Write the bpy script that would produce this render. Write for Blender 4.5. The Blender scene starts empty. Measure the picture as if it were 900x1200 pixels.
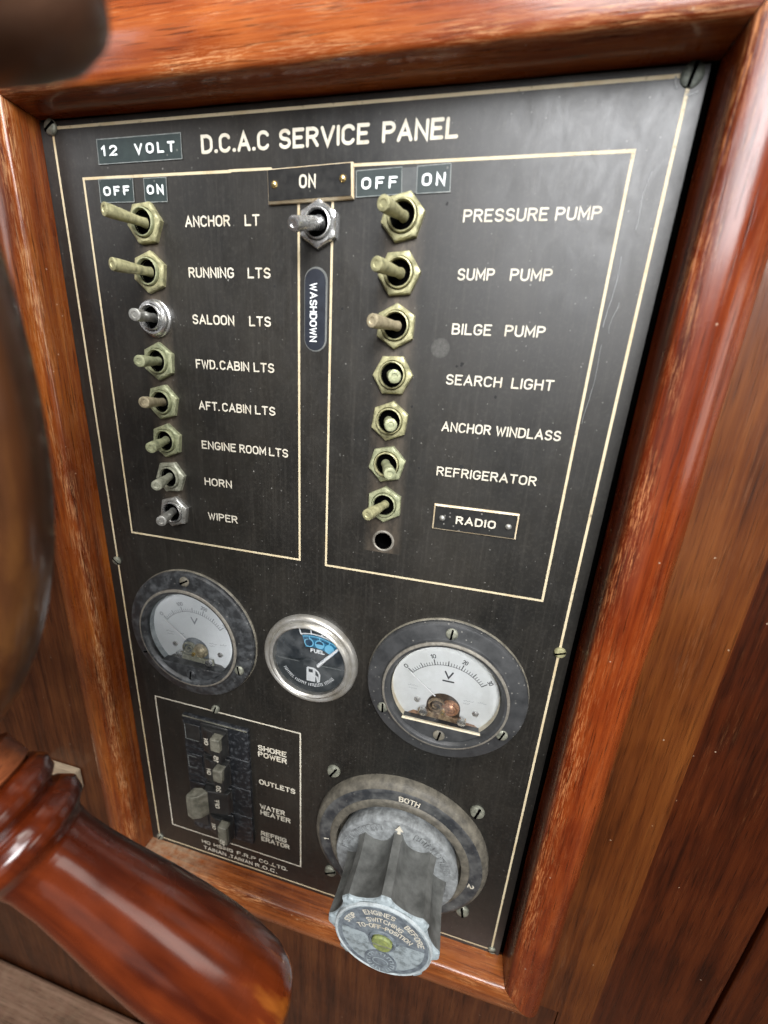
import bpy, bmesh, math, random
from mathutils import Vector, Matrix, Euler
random.seed(7)
scene = bpy.context.scene
COL = scene.collection
MM = 0.001
Z0 = 1000.0                       # the top border of the panel stands 1 m up; panel coordinates are millimetres:
                                  # x to the right, y into the bulkhead, z up, origin at the top left of the engraved border

def W(p):
    return Vector((p[0] * MM, p[1] * MM, (p[2] + Z0) * MM))

# ------------------------------------------------------------------ camera
cam_d = bpy.data.cameras.new("camera")
cam = bpy.data.objects.new("camera", cam_d)
COL.objects.link(cam)
R_ = Vector((0.9701651, 0.23467012, 0.06090663))
U_ = Vector((-0.12806131, 0.28270103, 0.95062107))
F_ = Vector((-0.205864, 0.93005917, -0.30431884))
mat = Matrix((R_, U_, -F_)).transposed().to_4x4()
mat.translation = W((192.30, -172.19, -93.66))
cam.matrix_world = mat
cam_d.sensor_fit = 'HORIZONTAL'
cam_d.sensor_width = 36.0
cam_d.lens = 474.1 / 900.0 * 36.0
cam_d.clip_start = 0.002
cam_d.clip_end = 50
cam_d.dof.use_dof = True
cam_d.dof.focus_distance = 0.200
cam_d.dof.aperture_fstop = 10.0
scene.camera = cam

# ------------------------------------------------------------------ world and lamps
world = bpy.data.worlds.new("World")
scene.world = world
world.use_nodes = True
wn = world.node_tree.nodes
wl = world.node_tree.links
bg = wn["Background"]
bg.inputs["Color"].default_value = (1.0, 0.95, 0.88, 1)
bg.inputs["Strength"].default_value = 0.05

def area(name, loc, target, size, size_y, power, color, spread=180):
    d = bpy.data.lights.new(name, 'AREA')
    d.shape = 'RECTANGLE'
    d.size, d.size_y = size, size_y
    d.energy = power
    d.color = color
    o = bpy.data.objects.new(name, d)
    COL.objects.link(o)
    a, b = W(loc), W(target)
    d.spread = math.radians(spread)
    o.location = a
    o.rotation_euler = (b - a).to_track_quat('-Z', 'Y').to_euler()
    return o

area("window_light", (390, -680, 370), (110, 0, -110), 0.50, 0.54, 4.5, (0.97, 0.98, 1.0), 75)
area("low_fill_light", (500, -1500, -150), (120, 0, -200), 1.3, 1.3, 3.0, (1.0, 0.97, 0.92))  # added low fill from behind the viewer, no real source known
area("hatch_light", (-60, -480, 1250), (120, 0, -200), 0.8, 0.5, 11.5, (1.0, 0.96, 0.89))
area("left_fill_light", (-900, -900, 450), (0, -60, -250), 0.35, 0.7, 3.0, (0.98, 0.98, 1.0))  # added fill from the left for the handle highlights, no window known there
area("starboard_window_light", (1150, -330, -60), (80, -80, -230), 0.36, 0.40, 1.8, (1.0, 0.96, 0.90))

scene.view_settings.view_transform = 'Standard'
scene.view_settings.look = 'None'
scene.view_settings.exposure = 0.0
scene.view_settings.gamma = 1.0
scene.view_settings.use_curve_mapping = False

# ------------------------------------------------------------------ materials
class N:
    """small node helper"""
    def __init__(self, name):
        self.m = bpy.data.materials.new(name)
        self.m.use_nodes = True
        self.t = self.m.node_tree
        self.b = self.t.nodes["Principled BSDF"]
        self.tc = self.t.nodes.new("ShaderNodeTexCoord")
        self.oi = self.t.nodes.new("ShaderNodeObjectInfo")
    def node(self, kind, **kw):
        n = self.t.nodes.new(kind)
        for k, v in kw.items():
            setattr(n, k, v)
        return n
    def link(self, a, b):
        self.t.links.new(a, b)
    def put(self, sock, v):
        if hasattr(v, "is_output"):
            self.link(v, sock)
        elif isinstance(v, (tuple, list)) and len(v) == 3 and sock.type == 'RGBA':
            sock.default_value = (*v, 1)
        else:
            sock.default_value = v
    def coords(self, scale=(1, 1, 1), rot=(0, 0, 0), rand=True):
        mp = self.node("ShaderNodeMapping")
        self.link(self.tc.outputs["Object"], mp.inputs["Vector"])
        mp.inputs["Scale"].default_value = scale
        mp.inputs["Rotation"].default_value = rot
        if rand:
            v = self.node("ShaderNodeVectorMath", operation='SCALE')
            v.inputs[0].default_value = (13.1, 7.7, 29.3)
            self.link(self.oi.outputs["Random"], v.inputs["Scale"])
            self.link(v.outputs[0], mp.inputs["Location"])
        return mp.outputs[0]
    def noise(self, vec, scale=1.0, detail=4, rough=0.55, dist=0.0):
        n = self.node("ShaderNodeTexNoise")
        self.link(vec, n.inputs["Vector"])
        n.inputs["Scale"].default_value = scale
        n.inputs["Detail"].default_value = detail
        n.inputs["Roughness"].default_value = rough
        n.inputs["Distortion"].default_value = dist
        return n.outputs["Fac"]
    def ramp(self, fac, stops):
        r = self.node("ShaderNodeValToRGB")
        self.link(fac, r.inputs["Fac"])
        el = r.color_ramp.elements
        while len(el) < len(stops):
            el.new(0.5)
        for e, (p, c) in zip(el, stops):
            e.position = p
            e.color = (*c, 1) if isinstance(c, (tuple, list)) else (c, c, c, 1)
        return r.outputs["Color"]
    def mix(self, fac, a, b, blend='MIX'):
        n = self.node("ShaderNodeMix", data_type='RGBA', blend_type=blend)
        self.put(n.inputs[0], fac)
        self.put(n.inputs[6], a)
        self.put(n.inputs[7], b)
        return n.outputs[2]
    def math(self, op, a, b=0.0, c=0.0, clamp=False):
        n = self.node("ShaderNodeMath", operation=op, use_clamp=clamp)
        for s, v in zip(n.inputs, (a, b, c)):
            self.put(s, v)
        return n.outputs[0]
    def bump(self, h, strength=0.2, dist=0.0005, normal=None):
        n = self.node("ShaderNodeBump")
        n.inputs["Strength"].default_value = strength
        n.inputs["Distance"].default_value = dist
        self.link(h, n.inputs["Height"])
        if normal is not None:
            self.link(normal, n.inputs["Normal"])
        return n.outputs[0]
    def set(self, **kw):
        for k, v in kw.items():
            self.put(self.b.inputs[k.replace("_", " ")], v)
        return self.m
    def specks(self, scale, size, amount):
        """sparse roundish spots: 1 inside a spot"""
        v = self.node("ShaderNodeTexVoronoi")
        self.link(self.coords((scale,) * 3), v.inputs["Vector"])
        v.inputs["Scale"].default_value = 1.0
        d = self.math('LESS_THAN', v.outputs["Distance"], size)
        sep = self.node("ShaderNodeSeparateColor")
        self.link(v.outputs["Color"], sep.inputs[0])
        k = self.math('LESS_THAN', sep.outputs[0], amount)
        return self.math('MULTIPLY', d, k)

def wood(name, dark, mid, light, axis='z', wear=0.25, wear_col=(0.50, 0.20, 0.07), rough=0.28, coat=0.6, fine=1.0, bump=0.25, dust=0.0, wear_lo=0.60, pores=0.65, stops=(0.34, 0.5, 0.68)):
    n = N(name)
    def sc(across, along):
        return {'z': (across, across, along), 'x': (along, across, across), 'y': (across, along, across)}[axis]
    big = n.noise(n.coords(sc(70 * fine, 5)), 1, 4, 0.6, 0.6)
    streak = n.noise(n.coords(sc(420 * fine, 14)), 1, 3, 0.6, 0.2)
    pore = n.noise(n.coords(sc(1500 * fine, 60)), 1, 2, 0.5)
    blot = n.noise(n.coords((22, 22, 22)), 1, 3)
    f = n.math('ADD', n.math('MULTIPLY', big, 0.55), n.math('MULTIPLY', streak, 0.45))
    f = n.math('ADD', f, n.math('MULTIPLY', n.math('SUBTRACT', blot, 0.5), 0.35))
    col = n.ramp(f, [(stops[0], dark), (stops[1], mid), (stops[2], light)])
    pm = n.ramp(pore, [(0.56, 0.0), (0.72, 1.0)])
    col = n.mix(n.math('MULTIPLY', pm, pores), col, tuple(c * 0.25 for c in dark))
    # worn through varnish: pale streaks along the grain, gathered in patches
    wp = n.ramp(n.noise(n.coords(sc(110, 14)), 1, 5, 0.7), [(wear_lo - 0.10, 0.0), (wear_lo + 0.10, 1.0)])
    ws = n.ramp(n.noise(n.coords(sc(1500, 75)), 1, 4, 0.75, 0.3), [(0.54, 0.0), (0.62, 1.0)])
    wm = n.math('MULTIPLY', n.math('MULTIPLY', wp, ws), wear, clamp=True)
    at = n.node("ShaderNodeAttribute", attribute_name="edge_wear")
    we = n.ramp(n.noise(n.coords(sc(2300, 130)), 1, 5, 0.75, 0.4), [(0.50, 0.0), (0.58, 1.0)])
    wq = n.ramp(n.noise(n.coords(sc(90, 22)), 1, 4, 0.6), [(0.40, 0.05), (0.62, 1.0)])
    wm = n.math('MAXIMUM', wm, n.math('MULTIPLY', n.math('MULTIPLY', at.outputs["Fac"], we), wq), clamp=True)
    col = n.mix(wm, col, wear_col)
    if dust > 0:
        dm = n.ramp(n.noise(n.coords((160, 160, 160)), 1, 6, 0.75), [(0.34, 0.0), (0.70, 1.0)])
        sx = n.node("ShaderNodeSeparateXYZ")
        n.link(n.tc.outputs["Object"], sx.inputs[0])
        heap = n.math('ADD', 0.35, n.math('MULTIPLY', n.math('SUBTRACT', -0.075, sx.outputs[0]), 30.0), clamp=True)
        col = n.mix(n.math('MULTIPLY', n.math('MULTIPLY', dm, dust), heap), col, (0.34, 0.265, 0.175))
    sp = n.specks(260, 0.10, 0.035)
    col = n.mix(n.math('MULTIPLY', sp, 0.40), col, (0.55, 0.42, 0.30))
    rr = n.math('ADD', rough, n.math('MULTIPLY', n.math('SUBTRACT', n.noise(n.coords((60, 60, 60)), 1, 4), 0.5), 0.25))
    rr = n.math('ADD', rr, n.math('MULTIPLY', wm, 0.3))
    h = n.math('ADD', n.math('MULTIPLY', pm, -0.5), n.math('MULTIPLY', streak, 0.6))
    nb = n.bump(h, bump, 0.0006)
    n.set(Base_Color=col, Roughness=rr, Coat_Weight=coat, Coat_Roughness=0.15, Normal=nb)
    n.b.inputs['Specular IOR Level'].default_value = 0.20
    n.put(n.b.inputs["Coat Normal"], n.bump(n.noise(n.coords(sc(520, 70)), 1, 4, 0.6), 0.07 if pores > 0.3 else 0.02, 0.0008))
    return n.m

M = {}
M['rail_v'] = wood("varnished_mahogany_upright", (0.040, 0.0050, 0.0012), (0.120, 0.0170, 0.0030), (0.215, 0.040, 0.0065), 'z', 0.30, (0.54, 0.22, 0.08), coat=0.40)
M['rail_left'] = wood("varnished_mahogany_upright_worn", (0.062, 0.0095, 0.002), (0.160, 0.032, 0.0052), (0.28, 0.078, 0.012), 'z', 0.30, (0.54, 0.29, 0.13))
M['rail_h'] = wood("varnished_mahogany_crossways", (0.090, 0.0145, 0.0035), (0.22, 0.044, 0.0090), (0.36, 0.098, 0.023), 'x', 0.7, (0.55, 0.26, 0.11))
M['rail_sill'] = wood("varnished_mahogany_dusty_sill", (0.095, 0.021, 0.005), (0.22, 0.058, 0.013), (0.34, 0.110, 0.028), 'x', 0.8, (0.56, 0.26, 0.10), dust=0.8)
M['bulkhead'] = wood("dark_mahogany_bulkhead", (0.022, 0.006, 0.002), (0.062, 0.0175, 0.0055), (0.108, 0.036, 0.011), 'z', 0.15, (0.30, 0.14, 0.08), rough=0.42, coat=0.25, bump=0.35)
M['board'] = wood("brown_mahogany_board", (0.028, 0.0066, 0.0014), (0.080, 0.0200, 0.0036), (0.130, 0.038, 0.0070), 'z', 0.15, (0.30, 0.16, 0.08), rough=0.38, coat=0.35, bump=0.45, pores=0.4)
M['side'] = wood("deep_red_mahogany_board", (0.016, 0.0030, 0.0007), (0.046, 0.0085, 0.0018), (0.076, 0.0165, 0.0036), 'z', 0.1, rough=0.35, coat=0.4)
M['handle'] = wood("glossy_red_brown_turned_wood", (0.044, 0.0060, 0.0014), (0.112, 0.0180, 0.0034), (0.42, 0.135, 0.016), 'x', 0.0, rough=0.26, coat=0.8, fine=0.30, bump=0.05, pores=0.0, stops=(0.38, 0.52, 0.68))
M['rim'] = wood("brown_turned_wood_with_amber_flecks", (0.034, 0.0120, 0.0048), (0.082, 0.030, 0.0105), (0.19, 0.078, 0.020), 'z', 0.0, rough=0.35, coat=0.5, fine=0.45, bump=0.1, pores=0.2)
M['peg'] = wood("dull_brown_turned_wood", (0.070, 0.034, 0.020), (0.120, 0.060, 0.036), (0.18, 0.095, 0.058), 'x', 0.0, rough=0.4, coat=0.3, fine=0.45, bump=0.05, pores=0.0)
M['collar'] = wood("bare_salmon_wood", (0.14, 0.036, 0.012), (0.23, 0.066, 0.022), (0.31, 0.095, 0.034), 'y', 0.0, rough=0.5, coat=0.1, bump=0.1)
M['ledge'] = wood("dusty_brown_ledge", (0.11, 0.060, 0.038), (0.19, 0.105, 0.068), (0.27, 0.16, 0.11), 'x', 0.2, (0.4, 0.28, 0.2), rough=0.5, coat=0.1, dust=0.25)
M['block'] = wood("dusty_pale_wood", (0.24, 0.18, 0.12), (0.36, 0.28, 0.19), (0.46, 0.37, 0.26), 'x', 0.1, rough=0.7, coat=0.0, dust=0.5)

def plate_material():
    n = N("worn_black_phenolic")
    streak = n.noise(n.coords((900, 900, 22)), 1, 4, 0.65)
    cloud = n.noise(n.coords((26, 26, 15)), 1, 5, 0.6)
    fine = n.noise(n.coords((700, 700, 700)), 1, 4, 0.7)
    col = n.ramp(cloud, [(0.32, (0.0055, 0.0052, 0.0045)), (0.68, (0.017, 0.0148, 0.0115))])
    dust = n.ramp(fine, [(0.50, 0.0), (0.75, 1.0)])
    col = n.mix(n.math('MULTIPLY', dust, 0.18), col, (0.085, 0.078, 0.064))
    st = n.ramp(streak, [(0.52, 0.0), (0.72, 1.0)])
    col = n.mix(n.math('MULTIPLY', st, 0.11), col, (0.085, 0.076, 0.062))
    # grime down the two columns of switches
    sep = n.node("ShaderNodeSeparateXYZ")
    n.link(n.tc.outputs["Object"], sep.inputs[0])
    x, z = sep.outputs[0], sep.outputs[2]
    def band(cx, half, za, zb):
        d = n.math('ABSOLUTE', n.math('SUBTRACT', x, cx * MM))
        a = n.math('SUBTRACT', 1.0, n.math('DIVIDE', d, half * MM), clamp=True)
        zz = n.math('MULTIPLY', n.math('GREATER_THAN', z, zb * MM), n.math('LESS_THAN', z, za * MM))
        return n.math('MULTIPLY', a, zz)
    g = n.math('ADD', band(42.5 - 120, 8.5, 212 - 33, 212 - 168), band(154.4 - 120, 9.5, 212 - 33, 212 - 170), clamp=True)
    gn = n.ramp(n.noise(n.coords((240, 240, 120)), 1, 4, 0.7), [(0.35, 0.25), (0.65, 1.0)])
    col = n.mix(n.math('MULTIPLY', n.math('MULTIPLY', g, gn), 0.85), col, (0.135, 0.105, 0.075))
    # water ring left beside the third switch on the right
    dx = n.math('SUBTRACT', x, (172.7 - 120) * MM)
    dz = n.math('SUBTRACT', z, (212 - 79.4) * MM)
    rr = n.math('SQRT', n.math('ADD', n.math('MULTIPLY', dx, dx), n.math('MULTIPLY', dz, dz)))
    ring = n.math('SUBTRACT', 1.0, n.math('DIVIDE', rr, 0.0038), clamp=True)
    ring = n.math('MULTIPLY', n.math('POWER', ring, 0.35), n.ramp(fine, [(0.3, 0.3), (0.7, 1.0)]))
    col = n.mix(n.math('MULTIPLY', ring, 0.45), col, (0.17, 0.165, 0.15))
    for s, sz, am, k in ((260, 0.09, 0.05, 0.28), (620, 0.17, 0.07, 0.22), (110, 0.045, 0.06, 0.45)):
        col = n.mix(n.math('MULTIPLY', n.specks(s, sz, am), k), col, (0.34, 0.33, 0.30))
    ro = n.math('ADD', 0.345, n.math('MULTIPLY', streak, 0.06))
    ro = n.math('ADD', ro, n.math('MULTIPLY', cloud, 0.14))
    smear = n.noise(n.coords((130, 130, 75)), 1, 5, 0.7, 0.8)
    ro = n.math('ADD', ro, n.math('MULTIPLY', n.math('SUBTRACT', smear, 0.5), 0.30))
    h = n.math('ADD', n.math('MULTIPLY', streak, 0.5), n.math('MULTIPLY', fine, 0.5))
    n.set(Base_Color=col, Roughness=ro, Normal=n.bump(h, 0.05, 0.0003))
    n.b.inputs["Specular IOR Level"].default_value = 0.55
    return n.m
M['plate'] = plate_material()

def paint(name, c1, c2, rough=0.55, scale=220, lo=0.35, hi=0.7, bump=0.0, metal=0.0, spec=0.5, speck=0.0, loss=0.0):
    n = N(name)
    f = n.noise(n.coords((scale,) * 3), 1, 5, 0.65)
    col = n.ramp(f, [(lo, c1), (hi, c2)])
    if speck:
        col = n.mix(n.math('MULTIPLY', n.specks(450, 0.18, 0.25), speck), col, (0.45, 0.43, 0.38))
    if loss:
        lm = n.ramp(n.noise(n.coords((650, 650, 650)), 1, 4, 0.7), [(0.60, 0.0), (0.70, 1.0)])
        col = n.mix(n.math('MULTIPLY', lm, loss), col, (0.10, 0.075, 0.045))
    n.set(Base_Color=col, Roughness=n.math('ADD', rough - 0.08, n.math('MULTIPLY', f, 0.16)), Metallic=metal)
    n.b.inputs["Specular IOR Level"].default_value = spec
    if bump:
        n.set(Normal=n.bump(f, bump, 0.0005))
    return n.m

M['cream'] = paint("cream_engraving_paint", (0.52, 0.44, 0.29), (0.40, 0.28, 0.13), 0.6, 70, 0.50, 0.80, loss=0.75)
M['letter'] = paint("off_white_engraving_paint", (0.54, 0.50, 0.41), (0.40, 0.33, 0.225), 0.6, 120, 0.50, 0.80, loss=0.55)
M['tape'] = paint("dark_green_embossing_tape", (0.010, 0.019, 0.019), (0.022, 0.034, 0.032), 0.52, 300, speck=0.2)
M['tape_clear'] = paint("bare_grey_tape", (0.050, 0.054, 0.054), (0.075, 0.078, 0.075), 0.40, 300)
M['tape_edge'] = paint("frayed_pale_tape_edge", (0.11, 0.125, 0.12), (0.24, 0.25, 0.235), 0.5, 400)
M['emboss'] = paint("white_stretched_embossing", (0.80, 0.84, 0.82), (0.55, 0.60, 0.60), 0.5, 500, 0.45, 0.8)
M['black_plate'] = paint("black_engraving_laminate", (0.010, 0.010, 0.010), (0.022, 0.021, 0.019), 0.35, 250, speck=0.3)
M['cream_core'] = paint("yellowed_cream_laminate_core", (0.62, 0.52, 0.36), (0.45, 0.30, 0.14), 0.5, 140, 0.45, 0.75)
M['navy'] = paint("navy_vinyl_sticker", (0.004, 0.006, 0.012), (0.010, 0.014, 0.024), 0.5, 250)
M['sticker_edge'] = paint("grey_sticker_edge", (0.10, 0.105, 0.10), (0.15, 0.15, 0.14), 0.5, 250)
M['white'] = paint("white_print", (0.80, 0.82, 0.82), (0.66, 0.68, 0.68), 0.5, 300)
M['brass'] = paint("verdigris_brass", (0.43, 0.405, 0.225), (0.17, 0.165, 0.088), 0.44, 380, 0.40, 0.68, 0.4, 0.35)
M['brass_green'] = paint("green_corroded_brass", (0.38, 0.39, 0.235), (0.165, 0.18, 0.105), 0.48, 380, 0.40, 0.68, 0.4, 0.30)
M['brass_grey'] = paint("grey_green_corroded_brass", (0.40, 0.40, 0.31), (0.19, 0.195, 0.145), 0.48, 380, 0.40, 0.68, 0.4, 0.32)
M['brass_tan'] = paint("tan_tarnished_brass", (0.42, 0.36, 0.235), (0.22, 0.185, 0.115), 0.44, 380, 0.40, 0.68, 0.4, 0.35)
M['chrome'] = paint("pitted_chrome", (0.66, 0.66, 0.65), (0.36, 0.35, 0.32), 0.27, 300, 0.5, 0.75, 0.10, 0.9)
M['chrome_dull'] = paint("dull_chrome", (0.48, 0.475, 0.44), (0.26, 0.25, 0.22), 0.36, 380, 0.45, 0.7, 0.2, 0.7)
M['gold'] = paint("bright_brass_nail", (0.80, 0.62, 0.28), (0.62, 0.45, 0.18), 0.25, 300, metal=0.9)
M['hole'] = paint("black_recess_shade", (0.001, 0.001, 0.001), (0.002, 0.002, 0.002), 0.9, 200, spec=0.0)  # shade of holes, slots and gaps put into a near-black colour
M['lip_and_highlight'] = paint("grimy_grey_lip_and_highlight", (0.16, 0.145, 0.12), (0.28, 0.26, 0.22), 0.5, 400, metal=0.4, bump=0.4)
M['bakelite_old'] = paint("chalky_black_bakelite", (0.016, 0.017, 0.018), (0.085, 0.090, 0.094), 0.46, 190, 0.44, 0.80, 0.15, speck=0.15)
M['bakelite'] = paint("dusty_black_bakelite", (0.022, 0.023, 0.024), (0.052, 0.053, 0.054), 0.46, 90, 0.35, 0.7, 0.1, speck=0.25)
M['bakelite_edge'] = paint("dust_lined_bakelite_edge", (0.075, 0.068, 0.052), (0.21, 0.19, 0.145), 0.6, 130, 0.4, 0.75, 0.3)
M['dial'] = paint("pale_blue_white_dial", (0.78, 0.81, 0.82), (0.70, 0.73, 0.74), 0.5, 60)
M['dial_grey'] = paint('aged_grey_white_dial', (0.66, 0.68, 0.68), (0.56, 0.575, 0.56), 0.5, 60)
M['dial_edge'] = paint("aged_cream_dial_edge", (0.70, 0.64, 0.50), (0.56, 0.46, 0.30), 0.5, 160)
M['ink'] = paint("black_dial_ink", (0.02, 0.022, 0.025), (0.04, 0.042, 0.045), 0.5, 200)
M['ink_faint'] = paint("faded_grey_dial_ink", (0.24, 0.26, 0.28), (0.34, 0.36, 0.38), 0.5, 200)
M['needle_white'] = paint("white_needle", (0.80, 0.80, 0.80), (0.74, 0.75, 0.75), 0.4, 200)
M['copper'] = paint("copper_coil", (0.50, 0.25, 0.13), (0.24, 0.11, 0.055), 0.38, 900, 0.4, 0.6, 0.3, 0.5)
M['spring'] = paint('brown_brass_movement', (0.52, 0.40, 0.26), (0.20, 0.13, 0.08), 0.36, 420, 0.4, 0.6, 0.3, 0.6)
M['rust'] = paint('rust_stained_dial_foot', (0.42, 0.27, 0.17), (0.20, 0.10, 0.055), 0.6, 330, 0.35, 0.65)
M['dark_brown'] = paint("dark_brown_movement", (0.030, 0.020, 0.014), (0.075, 0.050, 0.032), 0.5, 400)
M['gauge_face'] = paint("dark_slate_gauge_face", (0.026, 0.032, 0.037), (0.038, 0.044, 0.049), 0.42, 200)
M['gauge_face2'] = paint("slate_gauge_lower_mask", (0.036, 0.043, 0.047), (0.048, 0.055, 0.058), 0.45, 200)
M['blue'] = paint("blue_gauge_band", (0.020, 0.15, 0.27), (0.030, 0.19, 0.33), 0.5, 200)
M['blue_light'] = paint("light_blue_gauge_print", (0.16, 0.48, 0.70), (0.22, 0.55, 0.75), 0.5, 200)
M['blue_dark'] = paint("dark_blue_gauge_print", (0.012, 0.05, 0.10), (0.02, 0.065, 0.12), 0.5, 200)
M['bezel'] = paint("tarnished_chrome_bezel", (0.52, 0.51, 0.48), (0.30, 0.275, 0.225), 0.34, 90, 0.36, 0.70, 0.0, 0.7)
M['breaker'] = paint("chalky_blue_black_breaker_plastic", (0.009, 0.010, 0.012), (0.095, 0.102, 0.110), 0.45, 330, 0.50, 0.80, 0.15, speck=0.1)
M['breaker_dark'] = paint("black_breaker_plastic", (0.012, 0.012, 0.012), (0.032, 0.032, 0.030), 0.42, 150)
M['tip'] = paint("dusty_grey_olive_plastic", (0.075, 0.072, 0.054), (0.22, 0.21, 0.165), 0.50, 200, 0.35, 0.7, 0.25)
M['tip_dark'] = paint('grimy_olive_black_plastic', (0.030, 0.029, 0.024), (0.13, 0.125, 0.10), 0.5, 200, 0.42, 0.78, 0.1)
M['flange'] = paint("dusty_slate_plastic_flange", (0.022, 0.024, 0.027), (0.105, 0.105, 0.10), 0.48, 110, 0.40, 0.72, 0.2, speck=0.15)
M['flange_dust'] = paint("brown_dust_lined_flange", (0.050, 0.045, 0.035), (0.135, 0.120, 0.092), 0.65, 200, 0.35, 0.7, 0.3)
M['disc'] = paint("weathered_pale_grey_cast", (0.11, 0.115, 0.115), (0.28, 0.295, 0.295), 0.55, 260, 0.36, 0.72, 0.5)
M['knob'] = paint("weathered_grey_knob", (0.052, 0.053, 0.049), (0.145, 0.147, 0.138), 0.42, 120, 0.36, 0.80, 0.12)
M['knob_face'] = paint("pale_blue_grey_knob_face", (0.30, 0.345, 0.36), (0.10, 0.118, 0.12), 0.5, 230, 0.46, 0.68, 0.35)
M['knob_dark'] = paint("dark_slate_knob_print", (0.085, 0.10, 0.115), (0.20, 0.23, 0.25), 0.5, 260, 0.4, 0.7)
M['cap_rim'] = paint('bleached_white_cap_rim', (0.44, 0.48, 0.49), (0.24, 0.265, 0.27), 0.5, 260)
M['green_screw'] = paint("green_corroded_screw", (0.26, 0.29, 0.09), (0.13, 0.16, 0.065), 0.65, 420, 0.35, 0.65, 0.6, 0.1)
M['screw'] = paint("oxidised_grey_green_screw", (0.12, 0.125, 0.10), (0.30, 0.30, 0.235), 0.5, 380, 0.35, 0.65, 0.4, 0.4)
M['screw_dark'] = paint('dark_oxidised_screw', (0.03, 0.035, 0.028), (0.10, 0.11, 0.085), 0.5, 380, 0.4, 0.7, 0.4, 0.4)
M['scratch'] = paint("pale_scratch", (0.10, 0.105, 0.105), (0.22, 0.225, 0.22), 0.5, 200)
M['chip'] = paint("black_chipped_surface", (0.004, 0.004, 0.004), (0.010, 0.010, 0.010), 0.8, 200)

def glass():
    n = N("thin_clear_cover_glass")
    tr = n.node("ShaderNodeBsdfTransparent")
    gl = n.node("ShaderNodeBsdfGlossy")
    gl.inputs["Roughness"].default_value = 0.06
    fr = n.node("ShaderNodeFresnel")
    fr.inputs["IOR"].default_value = 1.45
    sm = n.noise(n.coords((90, 90, 90)), 1, 4)
    di = n.node("ShaderNodeBsdfDiffuse")
    di.inputs["Color"].default_value = (0.7, 0.72, 0.72, 1)
    m1 = n.node("ShaderNodeMixShader")
    n.link(n.math('MULTIPLY', n.ramp(sm, [(0.45, 0.0), (0.8, 1.0)]), 0.10), m1.inputs[0])
    n.link(tr.outputs[0], m1.inputs[1])
    n.link(di.outputs[0], m1.inputs[2])
    m2 = n.node("ShaderNodeMixShader")
    n.link(fr.outputs[0], m2.inputs[0])
    n.link(m1.outputs[0], m2.inputs[1])
    n.link(gl.outputs[0], m2.inputs[2])
    n.link(m2.outputs[0], n.t.nodes["Material Output"].inputs["Surface"])
    return n.m
M['glass'] = glass()

# ------------------------------------------------------------------ objects, tags
def empty(name, loc, label, cat, group=None):
    o = bpy.data.objects.new(name, None)
    COL.objects.link(o)
    o.location = W(loc)
    o.empty_display_size = 0.01
    o["label"] = label
    o["category"] = cat
    if group:
        o["group"] = group
    return o

def origin(parent):
    """panel millimetres of the thing that a part hangs under"""
    v = Vector((0, 0, 0))
    while parent is not None:
        v += Vector(parent.location)
        parent = parent.parent
    return v

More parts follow.
